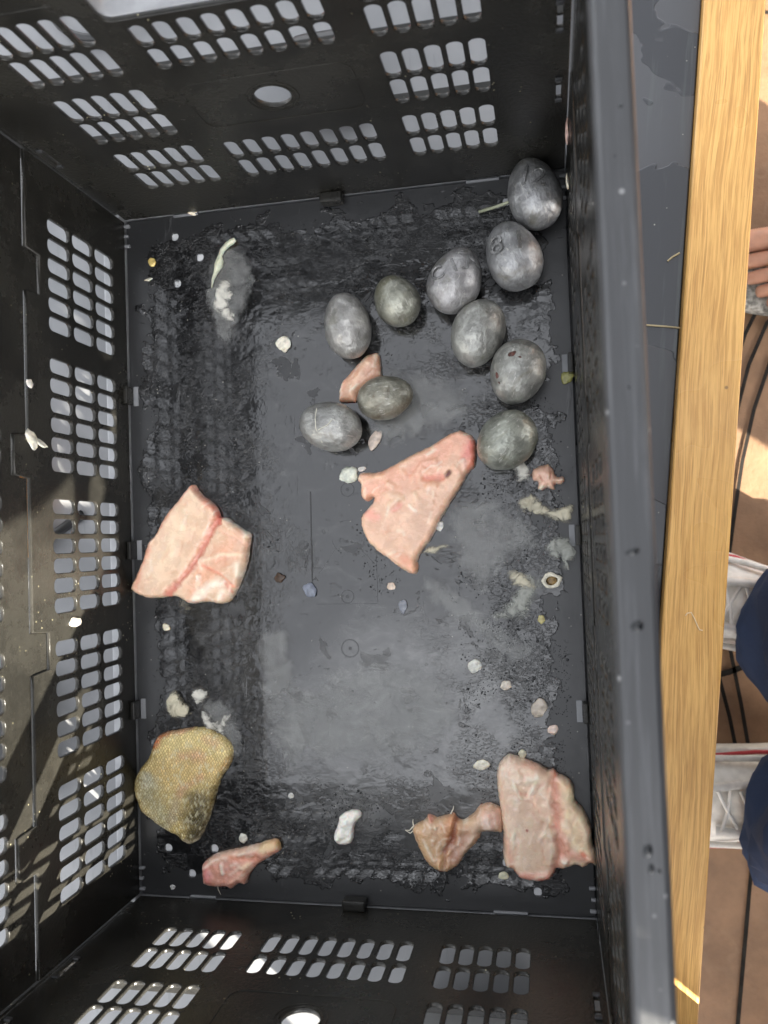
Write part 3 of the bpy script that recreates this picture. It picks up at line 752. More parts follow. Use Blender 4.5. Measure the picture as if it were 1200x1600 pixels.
cE = lambda *p: crop(200, 1050, 5.715, p)
GLD = (.82, .64, .26)
o = slab('fish_skin_piece', cE((600,492),(700,500),(790,540),(860,580),(930,660),(935,760),(900,850),(840,940),(800,1050),(770,1150),(740,1270),(690,1390),(640,1490),(570,1535),(500,1510),(460,1470),(370,1420),(270,1360),(200,1300),(130,1250),(90,1150),(62,1050),(75,930),(120,850),(190,760),(230,650),(270,570),(350,530),(450,515),(530,500)),
    .0085, .0055, (.66, .52, .22), [
    (cE((400,620),(700,600),(850,700)), .022, (.92,.76,.36), .95, 0), (cE((300,900),(560,850),(780,860)), .018, (.82,.60,.26), .7, 0), (cE((600,1300),(700,1150),(620,1440)), .019, (.075,.058,.013), .97, 0), (cE((640,1120),(560,1130)), .010, (.12,.09,.025), .7, 0),
    (cE((180,950),(200,1120),(330,1290)), .016, (.42,.40,.24), .8, 0), (cE((180,940),(200,960)), .008, (.58,.58,.46), .6, 0), (cE((450,1160),(400,1330)), .008, (.44,.36,.28), .5, 0), (cE((500,740),(640,740)), .009, (.78,.46,.28), .7, 0), (cE((660,940),(500,1030),(470,1090)), .006, (.68,.38,.22), .6, 0), (cE((700,600),(780,640)), .007, (.70,.40,.25), .6, 0),
    (cE((240,660),(280,580),(340,545)), .0055, (.72,.16,.06), .9, 0), (cE((350,530),(470,530),(560,505)), .0030, (.80,.42,.26), .8, 0), (cE((860,860),(900,780)), .005, (.70,.40,.16), .6, 0),
    (cE((640,1490),(700,1360),(760,1180),(830,960)), .0016, (.80,.70,.45), .8, 0), (cE((500,1500),(560,1525),(620,1500)), .0022, (.80,.74,.6), .8, 0), (cE((140,1250),(300,1370),(450,1465)), .0014, (.72,.66,.48), .7, 0)], seed=17, rough=.0004, mat=SCALES)
tag(o, 'golden olive piece of scaly fish skin, lower left of the crate', 'fish skin')

o = empty('fish_scrap', at(700, 1300)); F_ = slab('flesh', cC((60,490),(130,450),(145,422),(175,428),(200,440),(270,420),(300,415),(330,450),(360,450),(420,410),(450,370),(500,355),(560,375),(585,420),(582,520),(520,520),(470,525),(450,560),(420,600),(370,650),(330,710),(260,755),(200,745),(140,700),(90,610),(62,540)),
    .0100, .0065, (.60, .40, .26), [
    (cC((110,520),(160,640),(220,730)), .012, (.66,.45,.27), .8, .0012), (cC((290,440),(270,530)), .010, (.62,.30,.15), .85, .0012), (cC((380,560),(300,680)), .012, (.52,.30,.24), .8, -.0012), (cC((310,450),(290,560),(240,640),(235,740)), .0035, (.32,.10,.06), .85, -.0030),
    (cC((500,440),(560,450)), .015, (.80,.54,.46), .9, .0030), (cC((480,450),(500,490)), .006, (.86,.70,.64), .8, .0015), (cC((440,470),(360,640)), .005, (.66,.52,.42), .7, .0010), (cC((150,430),(165,455)), .004, (.62,.25,.2), .8, .0015), (cC((190,495),(192,500)), .0022, WHT, .8, .001), (cC((230,660),(220,740)), .003, (.80,.58,.36), .8, .0018), (cC((120,560),(180,680)), .0018, WHT, .5, .0006)], seed=19, fib=(70, 1.0, .008), step=.0010, rough=.0008)
F_.parent = o; F_.matrix_parent_inverse = Matrix.Translation(-o.location)
for pl in ([(646, 1291), (640, 1297.5), (633, 1297)], [(646.5, 1292), (645, 1284), (645.5, 1280)], [(648, 1296), (641, 1302), (633, 1297)], [(704, 1272), (708, 1264), (709, 1259)]):
    b_ = link('bone', tube_me('bone', [at(u, v, .005-.0015*i) for i, (u, v) in enumerate(pl)], [.0006, .0004, .0002], 5), BONE, o); b_.matrix_parent_inverse = Matrix.Translation(-o.location)
tag(o, 'twisted tan and pink fish scrap with bones, left of the beige fillet', 'fish scrap')

cG = lambda *p: crop(440, 540, 4.615, p)
o = slab('fish_strip', cG((640,60),(700,55),(715,120),(720,215),(700,250),(640,280),(560,340),(540,400),(470,410),(415,400),(420,310),(440,260),(510,180),(580,100)), .0075, .006, (.76, .47, .35), [(cG((620,120),(500,330)), .006, (.84,.60,.46), .7, .0012), (cG((560,280),(500,330)), .0016, WHT, .7, .0006), (cG((690,80),(700,200)), .004, (.72,.40,.28), .6, 0)], seed=23, fib=(40, .9, .010), step=.0010)
tag(o, 'salmon coloured strip of flesh lying between three lead weights', 'fish strip')

cH = lambda *p: crop(740, 700, 6, p)
o = slab('fish_scrap', cH((560,200),(600,170),(640,160),(700,150),(745,190),(770,250),(800,270),(840,262),(862,300),(835,335),(790,340),(765,345),(760,390),(720,385),(690,370),(640,400),(600,380),(605,320),(560,300),(545,250)), .0075, .0050, (.76, .50, .40), [(cH((660,230),(700,260)), .005, (.82,.55,.46), .8, .001), (cH((630,370),(700,380)), .003, (.80,.72,.62), .8, 0), (cH((620,250),(640,300)), .0014, (.66,.3,.24), .6, -.0015), (cH((730,230),(720,290)), .0012, (.66,.3,.24), .6, -.0012), (cH((820,300),(840,300)), .003, (.86,.68,.58), .8, .0006)], step=.0009, seed=29)
tag(o, 'knobbly pale pink fish scrap just below the mottled weight, near the right wall', 'fish scrap')

# slime and wisps
SL1 = mat_slime('cream slime', (.62, .57, .42), .95, 1); SL2 = mat_slime('grey slime', (.42, .43, .38), .8, 2); SL3 = mat_slime('white slime', (.72, .70, .62), .95, 3)
def slime(pts, mat, lab, hz=.0022, edge=.006, seed=1, step=.0016, bub=.0005):
    o = slab('slime_smear', pts, hz, edge, (1, 1, 1), step=step, rough=bub, seed=seed, mat=mat, alphaedge=True, wob=.0012, z0=.0010)
    return tag(o, lab, 'slime', 'smears of slime on the crate floor')
slime(cH((400,480),(470,430),(560,430),(640,480),(700,540),(780,560),(850,540),(920,515),(955,570),(945,650),(880,710),(780,690),(700,650),(600,640),(500,620),(420,570)), SL1, 'cream slime smear below the knobbly pink scrap, by the right wall', .004, .005, 31)
slime(cH((690,860),(800,800),(900,830),(970,920),(990,1010),(920,1080),(940,1150),(860,1170),(810,1080),(720,1040),(660,950)), SL2, 'grey green bubbly slime against the right wall, above the small shell', .005, .006, 33, bub=.0012)
slime(cH((300,1160),(400,1120),(500,1170),(580,1250),(610,1320),(520,1350),(430,1320),(330,1250)), SL1, 'pale slime smear left of the small shell', .0025, .006, 35)
slime(cE((360,200),(420,160),(490,230),(560,310),(560,390),(470,430),(380,400),(330,310)), SL1, 'fluffy tan clump above the scaly skin piece', .0045, .0045, 37, bub=.0009)
slime(cE((560,160),(660,130),(720,180),(700,260),(620,300),(570,250)), SL3, 'small white curl of slime above the scaly skin piece', .002, .004, 39)
slime(cE((640,330),(700,330),(780,430),(850,380),(930,330),(930,430),(880,500),(860,590),(760,530),(690,520)), SL3, 'white wispy slime at the top right of the scaly skin piece', .0025, .005, 41)
slime(crop(540, 660, 5, ((600,1010),(660,960),(740,950),(840,935),(890,925),(860,960),(740,1000),(730,1040),(640,1030),(590,1040))), SL1, 'thin pale sliver sticking out from under the salmon fillet', .0018, .004, 43)
slime(cH((240,60),(330,40),(420,110),(480,140),(540,160),(540,260),(560,310),(480,330),(400,310),(380,220)), SL3, 'milky slime between the mottled weight and the knobbly pink scrap', .0025, .006, 45)
cO = lambda *p: crop(180, 300, 4, p)
slime(cO((640,560),(720,540),(745,640),(720,700),(760,800),(720,830),(650,770),(600,720),(620,640)), SL3, 'white bubbly slime below the pale string, upper left of the floor', .0016, .006, 47)
slime(crop(440, 640, 2.4, ((880,620),(940,600),(990,650),(960,700),(930,780),(860,800),(790,790),(770,760),(840,720))), SL2, 'frothy grey slime left of the small shell', .0018, .010, 49)

FILM = mat_slime('thin milky film', (.40, .405, .39), .42, 5, 75)
slime([(700, 790), (760, 770), (820, 800), (850, 850), (800, 880), (760, 930), (720, 900), (700, 850)], FILM, 'thin milky film right of the salmon fillet', .0008, .012, 61, .0022, .0003)
slime([(660, 900), (720, 920), (790, 980), (840, 1010), (800, 1040), (720, 980), (670, 940)], FILM, 'thin milky streak running down from the salmon fillet towards the right', .0007, .010, 63, .0022, .0003)
slime([(330, 400), (375, 380), (400, 430), (380, 500), (350, 540), (320, 480)], FILM, 'thin milky film round the pale string, upper left of the floor', .0007, .010, 65, .0022, .0003)
slime([(560, 590), (640, 570), (720, 600), (740, 650), (680, 680), (600, 700), (560, 650)], FILM, 'thin milky film between the two groups of weights', .0006, .014, 67, .0022, .0003)
slime([(480, 1060), (600, 1020), (700, 1060), (720, 1140), (620, 1200), (480, 1190), (440, 1120)], FILM, 'broad milky film on the lower middle of the floor', .0006, .020, 69, .0026, .0003)
slime([(400, 1000), (450, 980), (470, 1080), (490, 1160), (450, 1210), (410, 1120)], FILM, 'narrow milky film left of the lower middle of the floor', .0006, .012, 71, .0024, .0003)
slime([(310, 1100), (345, 1090), (372, 1120), (380, 1170), (360, 1200), (340, 1150)], FILM, 'thin milky film beside the top of the scaly skin piece', .0008, .008, 73, .0020, .0004)
o = link('slime_string', tube_me('slime_string', [at(u, v, .003) for u, v in cO((750,296),(730,310),(700,330),(670,365),(655,400),(655,430),(645,460),(630,500),(612,545),(603,600))], [.0018, .0026, .0024, .0022, .0018, .0034, .0036, .0020, .0012, .0005], 8), plain('pale cream gristle', (.72, .68, .50), .3, .15, 200, .3, Subsurface_Weight=.2), None, True)
tag(o, 'pale cream string of gristle on the upper left of the floor', 'gristle')

o = slab('foam_clump', cD((1000,262),(1050,268),(1058,300),(1020,350),(1012,400),(1005,450),(965,480),(910,470),(885,430),(905,370),(920,310),(950,280)), .0065, .0045, (.90, .90, .88), [(cD((960,330),(930,420)), .004, (.95,.95,.93), .8, .0015)], step=.0009, seed=51, rough=.0016)
tag(o, 'white frothy clump on the floor near the bottom wall', 'foam')

# small crumbs
def crumb(name, u, v, wp, hp, an, color, lab, cat='scrap', zz=.0, hgt=.26, seed=0, wall=None, rough=.35):
    bm = bmesh.new(); bmesh.ops.create_icosphere(bm, subdivisions=3, radius=1)
    a, b = wp*.0005/2, hp*.0005/2; c = min(a, b)*hgt*1.3
    for q in bm.verts:
        d = 1 + .42*noise.noise(q.co*1.1 + Vector((seed*2.3, seed, 1))) +   .10*noise.noise(q.co*2.6 + Vector((seed, 4, 2)))
        q.co = Vector((q.co.x*a*d, q.co.y*b*d, q.co.z*c*d))
    me = bpy.data.meshes.new(name); bm.to_mesh(me); bm.free()
    o = link(name, me, plain('scrap colour', color, rough*.6, .22, 260, .3, Subsurface_Weight=.4, Subsurface_Radius=(.004, .003, .002)), None, True)
    if wall is None: p = at(u, v, c*.5); o.location = (p.x, p.y, zz + c*.85); o.rotation_euler.z = math.radians(an)
    else: o.location = wall[0]; o.rotation_euler = wall[1]
    tag(o, lab, cat, 'crumbs of fish waste'); return o
crumbs = [
 (443, 538, 22, 26, 20, (.78,.74,.62), 'round white crumb left of the leftmost upper weight'),
 (587, 687, 18, 34, -25, (.66,.56,.48), 'pale pinkish sliver below the small brown stained weight'),
 (546, 742, 30, 24, 30, (.66,.68,.58), 'greenish white lump touching the left tip of the salmon fillet'),
 (566, 733, 12, 8, 10, (.80,.76,.70), 'tiny white crumb on the upper left edge of the salmon fillet'),
 (688, 822, 10, 16, -10, (.74,.74,.70), 'tiny clear white crumb by the lower right edge of the salmon fillet'),
 (437, 903, 17, 15, 0, (.06,.035,.02), 'dark brown crumb right of the thick fillet by the left wall'),
 (485, 922, 20, 24, 40, (.20,.22,.27), 'bluish flake at the foot of the long moulded line'),
 (611, 916, 15, 12, 0, (.66,.54,.44), 'small beige crumb in the middle of the floor'),
 (630, 947, 14, 21, 0, (.22,.23,.26), 'bluish grey flake below the small beige crumb'),
 (742, 1040, 21, 19, 10, (.62,.62,.56), 'pale grey crumb right of the centre, above the beige fillet'),
 (791, 1071, 17, 14, 20, (.60,.54,.46), 'small pinkish grey crumb between the pale grey one and the right wall'),
 (842, 1105, 21, 29, -20, (.50,.44,.37), 'pointed grey brown shred near the right wall'),
 (864, 1140, 15, 14, 0, (.72,.58,.50), 'small pink crumb below the pointed shred'),
 (752, 1195, 26, 15, 8, (.74,.70,.58), 'white oblong crumb left of the top of the beige fillet'),
 (816, 1178, 13, 13, 0, (.62,.58,.44), 'cream crumb at the top edge of the beige fillet'),
 (787, 1368, 15, 11, 0, (.70,.68,.50), 'cream crumb below the left corner of the beige fillet'),
 (260, 980, 13, 12, 0, (.76,.70,.54), 'cream crumb below the thick fillet, by the left wall'),
 (238, 410, 13, 14, 0, (.60,.46,.16), 'yellow bead near the upper left corner'),
 (886, 590, 20, 17, 30, (.30,.29,.10), 'olive flake of leaf at the right wall'),
 (846, 968, 11, 13, 0, (.50,.44,.20), 'olive yellow crumb below the small shell'),
 (232, 437, 15, 5, 10, (.70,.66,.56), 'thin white sliver below the yellow bead'),
 (297, 328, 28, 15, -28, (.80,.70,.56), 'cream scrap on the seating bar at the top wall'),
 (270, 1386, 9, 8, 0, (.60,.6,.58), 'tiny grey crumb by the bottom wall'),
 (455, 1243, 10, 9, 0, (.62,.62,.58), 'white speck left of the frothy clump'),
 (380, 1309, 16, 15, 0, (.60,.59,.52), 'greyish white clump above the tapering pink scrap'),
]
for i, (u, v, a, b, an, colr, lab) in enumerate(crumbs):
    crumb('crumb', u, v, a, b, an, colr, lab, seed=i+1)
# scraps sticking to the walls
crumb('crumb', 0, 0, 22, 30, 0, (.76,.72,.60), 'white blob stuck on the fold of the left wall', seed=40, wall=((.0012, .3660, .1385), (0, math.pi/2, .3)))
crumb('crumb', 0, 0, 17, 26, 0, (.80,.77,.66), 'cream blob beside the white one on the fold of the left wall', seed=41, wall=((.0012, .3645, .1300), (0, math.pi/2, .9)))
crumb('crumb', 0, 0, 14, 12, 0, (.72,.68,.62), 'small white bead on the fold of the left wall', seed=42, wall=((.0010, .4040, .1400), (0, math.pi/2, 0)))
crumb('crumb', 0, 0, 30, 14, 0, (.50,.48,.42), 'grey white smear on the left wall between two hole groups', seed=43, wall=((.0008, .2360, .0900), (0, math.pi/2, 0)))
crumb('crumb', 0, 0, 16, 34, 0, (.74,.50,.42), 'pink scrap stuck high on the right wall by the corner', seed=44, wall=((W-.0012, .5560, .0900), (0, math.pi/2, 0)))
crumb('crumb', 0, 0, 14, 22, 0, (.76,.68,.54), 'cream scrap stuck low on the right wall beside the first weight', seed=45, wall=((W-.0012, .5350, .0600), (0, math.pi/2, 0)))

# small shell
sh_ = at(862, 907, .002)
me = ring('shell', 0, 0, .0040, .0068, .0, .0034, None, 20)
for v in me.vertices:
    d = 1 + .25*noise.noise((v.co.x*220, v.co.y*220, 2)); v.co.x *= d*1.1; v.co.y *= d*.85
shell = empty('shell_bit', sh_); link('shell', me, plain('pale shell', (.66, .62, .50), .3, .2, 200), shell, True)
bm = bmesh.new(); bmesh.ops.create_icosphere(bm, subdivisions=2, radius=.0042)
for q in bm.verts: q.co.z *= .35
me = bpy.data.meshes.new('flesh'); bm.to_mesh(me); bm.free(); link('flesh', me, plain('tan flesh', (.26, .17, .07), .35, .5, 300), shell, True)
tag(shell, 'small pale ring shaped shell bit with a tan centre, by the right wall', 'shell')

# fishing line / straw under the first weight
o = link('thin_stick', tube_me('thin_stick', [at(748, 331, .003), at(775, 323, .004), at(800, 314, .005)], .0013, 8), plain('pale green plastic', (.50, .52, .36), .25, .2), None, True)
tag(o, 'thin pale green stick poking out from under the weight stamped 12', 'stick')
for pl, lab in (([(1043, 408), (1050, 402), (1062, 395)], 'short yellow fibre on the wet table beside the crate'), ([(1010, 508), (1040, 510), (1078, 514)], 'pale thread across the wet table by the oak edge')):
    o = link('fibre', tube_me('fibre', [at(u, v, TZ+.001) for u, v in pl], .0007, 5), plain('dry fibre', (.46, .38, .22), .6), None); tag(o, lab, 'fibre')
o = link('hair', tube_me('hair', [at(u, v, TZ+.0128) for u, v in [(1071, 962), (1074, 958), (1080, 957), (1085, 966), (1090, 978), (1093, 984), (1098, 985)]], .0005, 5), plain('pale thread', (.72, .56, .34), .5), None)
tag(o, 'short curled pale thread lying on the oak edge', 'thread')

# standing drops of water: on the floor, the rim and the table
def drops():
    bm = bmesh.new(); rng = random.Random(5)
    def dome(x, y, z, r, sq, an, h):
        c, s = math.cos(an), math.sin(an); top = bm.verts.new((x, y, z+h)); prev = None; n = 7
        rings = []
        for f, zz in ((.55, .82), (1.0, 0)):
            rg = []
            for k in range(n):
                a = 2*math.pi*k/n; rr = r*f*(1 + .25*noise.noise((math.cos(a)*1.5 + x*900, math.sin(a)*1.5 + y*900, 0)))
                px, py = rr*math.cos(a), rr*sq*math.sin(a); rg.append(bm.verts.new((x + px*c - py*s, y + px*s + py*c, z + h*zz)))
            rings.append(rg)
        for k in range(n):
            bm.faces.new((top, rings[0][k], rings[0][(k+1) % n]))
            for q in (0,): bm.faces.new((rings[q][k], rings[q+1][k], rings[q+1][(k+1) % n], rings[q][(k+1) % n]))
    for i in range(42000):
        x, y = rng.uniform(.012, .358), rng.uniform(.012, .558)
        e_ = min(x, W-x, y, L-y)
        dens = noise.noise((x*16, y*16, 7)) + .5*noise.noise((x*45, y*45, 3)) + (.24 if .02 < e_ < .095 and x < .33 else -.26) + (.3 if x > .27 and .15 < y < .4 else 0)
        if dens < rng.uniform(.1, .5): continue
        r = .00026*math.exp(abs(rng.gauss(0, .55)))
        dome(x, y, .00005, r, rng.uniform(.45, 1), rng.gauss(.35, .5), r*.5)
    for i in range(5):
        x, y = W + rng.uniform(.003, .012), rng.uniform(-.01, .55); r = rng.choice((.0004, .0005, .0009)); dome(x, y, H, r, rng.uniform(.5, 1), rng.uniform(0, 3), r*.3)
    for u, v, r, sq, an in ((995, 978, .0026, .8, .4), (1012, 1330, .0028, .7, 1.3), (1017, 1358, .0022, .6, 1.4), (1030, 1362, .0010, 1, 0), (988, 862, .0028, .5, .3)):
        p = at(u, v, H); dome(p.x, p.y, H+.0001, r, sq, an, r*.22)
    me = bpy.data.meshes.new('water_drops'); bm.to_mesh(me); bm.free()
    return me
n_ = NT('water'); WATER = n_.fin((.012, .013, .014), .02, None, Specular_IOR_Level=.4)
o = link('water_drops', drops(), WATER, None, True); tag(o, 'small drops of water standing on the crate floor and rim', 'water', kind='stuff')

# things on the table seen only through the slots
AMB = plain('amber glass', (.30, .13, .02), .12, .2)
def lathe(name, prof, seg=20):
    return loft_me(name, [[(r*math.cos(2*math.pi*k/seg), r*math.sin(2*math.pi*k/seg), z) for k in range(seg)] for r, z in prof])
b0 = at(92, 655, .02)
o = link('amber_bottle', lathe('amber_bottle', [(.018, 0), (.022, .004), (.022, .08), (.018, .095), (.010, .11), (.010, .13), (.012, .131), (.012, .142), (.002, .143)]), AMB, None, True)
o.location = (-.135, b0.y+.02, TZ+.026); o.rotation_euler = (math.pi/2, 0, .35); tag(o, 'amber bottle lying on the sheet left of the crate, seen through the slots', 'bottle')
BLK = plain('black rubber', (.015, .015, .016), .4, .2)
o = link('black_strap', tube_me('black_strap', [(-.05, .32, TZ+.007), (-.10, .29, TZ+.008), (-.15, .285, TZ+.007), (-.24, .31, TZ+.007), (-.4, .28, TZ+.007)], .0045, 8), BLK, None, True); tag(o, 'black strap on the sheet left of the crate, seen through the slots', 'strap')
o = link('dark_cuboid', box_me('dark_cuboid', -.24, -.085, .075, .185, TZ+.006, TZ+.055, .012, 3), BLK, None, True); tag(o, 'dark pouch on the sheet left of the crate, seen through the slots', 'cuboid')  # plain dark cuboid, darkens the lower left slots
o = link('black_cable', tube_me('black_cable', [(.00+.05*math.cos(t)-.02, .78+.045*math.sin(t), TZ+.009+.001*t) for t in np.linspace(0, 9, 50)], .0035, 8), BLK, None, True); tag(o, 'coiled black cable on the sheet above the crate, seen through the slots', 'cable')
o = link('red_cloth', wavy_sheet('red_cloth', .03, .16, .78, .90, TZ+.010, 14, 14, .012), plain('red cloth', (.55, .12, .09), .8, .2), None, True); tag(o, 'pinkish red cloth on the sheet above the crate, seen through the slots', 'cloth')
o = link('glove', box_me('glove', .155, .215, .635, .700, TZ+.007, TZ+.035, .012, 3), BLK, None, True); tag(o, 'dark bundle right behind the top wall, seen through the lower slots', 'glove')

WHITEP = plain('white cooler plastic', (.50, .50, .49), .4, .08, 30)
bx = empty('sunblock_cooler', (.44, -.145, TZ+.003)); tag(bx, 'slim white plastic cooler added below the crate to block sun from the bottom slots', 'cooler')  # added helper, keeps sun out of the right-hand bottom slots
for nm, x0, x1, y0, y1, z0, z1 in (('tub', -.062, .062, -.04, .04, 0, .345), ('lid', -.065, .065, -.044, .044, .346, .385)):
    link(nm, box_me(nm, x0, x1, y0, y1, z0, z1, .008, 3), WHITEP, bx, True)
bx = empty('sunblock_box', (.28, -.115, TZ+.003)); tag(bx, 'low white box added below the crate to block sun from the middle slots', 'box')  # added helper, stops sun at the lower middle slots
for nm, x0, x1, y0, y1, z0, z1 in (('tub', -.048, .048, -.044, .044, 0, .178), ('lid', -.051, .051, -.047, .047, .179, .205)):
    link(nm, box_me(nm, x0, x1, y0, y1, z0, z1, .006, 3), WHITEP, bx, True)

bx = empty('ground_sunblock', (.86, -.46, GZ)); tag(bx, 'pale cooler box added out of view to shade the paving from the sun', 'cooler')  # added out of view, shades the paving at lower right
for nm, x0, x1, y0, y1, z0, z1 in (('tub', -.24, .24, -.17, .17, 0, .40), ('lid', -.25, .25, -.18, .18, .402, .455)):
    link(nm, box_me(nm, x0, x1, y0, y1, z0, z1, .02, 3), WHITEP, bx, True)
bk = link('sunblocker', lathe('sunblocker', [(.125, 0), (.13, .004), (.158, .42), (.164, .425), (.164, .45), (.152, .45), (.145, .40), (.12, .02), (.002, .018)], 28), WHITEP, None, True)
bk.location = (.294, -.42, TZ); tag(bk, 'white bucket added out of view to shade the sheet from the sun', 'sunblocker')  # added out of view, shades the sheet left of and below the crate

# ------------------------------------------------------------------ people
DEN = NT('blue denim'); c_ = DEN.coord(); tw = DEN.noise(DEN.coord(scale=(1, 1, 3), rot=(.5, .3, .4)), 500, 3, .7); bg_ = DEN.noise(c_, 14, 4)
DENIM = DEN.fin(DEN.mix(DEN.math('ADD', DEN.math('MULTIPLY', tw, .5), DEN.math('MULTIPLY', bg_, .5)), (.006, .016, .050), (.026, .056, .135)), .8, DEN.bump(tw, .4, .001))
LEATHER = plain('white shoe leather', (.74, .725, .68), .5, .12, 90, .3); SOLE = plain('white rubber sole', (.70, .68, .63), .6, .15, 60)
LACE = plain('white lace', (.78, .77, .73), .8, .1); REDL = plain('red trim', (.45, .04, .05), .5, .1); DARKIN = plain('shoe shadow gap', (.12, .11, .1), .8)
JACKET = plain('dark jacket', (.03, .035, .05), .8, .2, 40, .2); SKIN = plain('skin', (.50, .27, .18), .45, .12, 60, .2, Subsurface_Weight=.2, Subsurface_Radius=(.01, .004, .002)); HAIR = plain('brown hair', (.05, .03, .02), .6, .3, 200)

def shoe(parent, mir=1):
    """local: toe towards -x, length .29, ground z=0"""
    prof = [  # x, half width, height of upper, y shift
        (.140, .028, .070, 0), (.132, .034, .088, 0), (.110, .038, .098, 0), (.07, .039, .100, 0), (.03, .040, .098, .001), (-.01, .044, .088, .003), (-.05, .049, .074, .005), (-.09, .050, .060, .005), (-.118, .044, .050, .002), (-.138, .032, .042, -.002), (-.148, .016, .034, -.004)]
    rings = []
    for x, hw, h, ys in prof:
        rg = []
        for k in range(18):
            a = 2*math.pi*k/18; cy = math.cos(a); sz = math.sin(a)
            yy = hw*.97*abs(cy)**.8*(1 if cy >= 0 else -1)*(1 if sz < 0 else (1-.25*sz)); zz = .022 + (h-.022)*max(0, sz)**.75 if sz > 0 else .020 + .012*sz
            rg.append((x, mir*(yy+ys), zz))
        rings.append(rg)
    up = link('upper', loft_me('upper', rings), LEATHER, parent, True)
    rings = []
    for z, k in ((0, 1.0), (.004, 1.03), (.022, 1.05), (.027, 1.02)):
        top = [(x*1.02, mir*(hw*1.03*k+ys)) for x, hw, h, ys in prof]; bot = [(x*1.02, mir*(-hw*1.03*k+ys)) for x, hw, h, ys in reversed(prof)]
        rings.append([(x, y, z) for x, y in top+bot])
    link('sole', loft_me('sole', rings), SOLE, parent, True)
    for i in range(5):                                                # laces over the instep
        x = -.055 + i*.021; h = .0775 + i*.0062
        for s in (1, -1):
            link('lace', tube_me('lace', [(x - .006*s, mir*(.004 - .020), h-.001), (x, mir*.004, h+.004), (x + .008*s, mir*(.004 + .020), h-.001)], .0019, 6), LACE, up, True)
    for s in (1, -1):
        link('eyelet_stay', tube_me('eyelet_stay', [(-.068, mir*(.004+s*.022), .071), (-.02, mir*(.004+s*.028), .082), (.035, mir*(.003+s*.028), .095)], .005, 8), LEATHER, up, True)
        pts = [(x, mir*(s*(hw*1.0)+ys), .036 + .006*math.sin(x*90)) for x, hw, h, ys in prof[2:8]]
        link('red_stripe', tube_me('red_stripe', pts, .0022, 6), REDL, up, True)
        link('side_panel', tube_me('side_panel', [(-.085, mir*(s*.047+.004), .036), (-.04, mir*(s*.046+.004), .052), (.02, mir*(s*.041+.001), .062), (.09, mir*(s*.0385), .058)], .0035, 6), LEATHER, up, True)
    link('toe_seam', tube_me('toe_seam', [(-.10+.028*(1-math.cos(t)), mir*(.043*math.sin(t)+.003), .052+.009*math.cos(t)) for t in np.linspace(-1.4, 1.4, 11)], .0022, 6), LEATHER, up, True)

def skin_mesh(name, nodes, edges, root, mat, parent, sub=2):
    me = bpy.data.meshes.new(name); me.from_pydata([n[0] for n in nodes], edges, []); me.update()
    o = bpy.data.objects.new(name, me); COL.objects.link(o)
    sk = o.modifiers.new('skin', 'SKIN'); sk.use_smooth_shade = True
    if not me.skin_vertices: me.attributes
    o.modifiers.new('sub', 'SUBSURF').levels = sub
    for i, nd in enumerate(nodes):
        s = me.skin_vertices[0].data[i]; r = nd[1]; s.radius = r if isinstance(r, tuple) else (r, r); s.use_root = (i == root)
    dg = bpy.context.evaluated_depsgraph_get(); dg.update(); m2 = bpy.data.meshes.new_from_object(o.evaluated_get(dg)); m2.name = name
    bpy.data.objects.remove(o); m2.materials.clear()
    return link(name, m2, mat, parent, True)

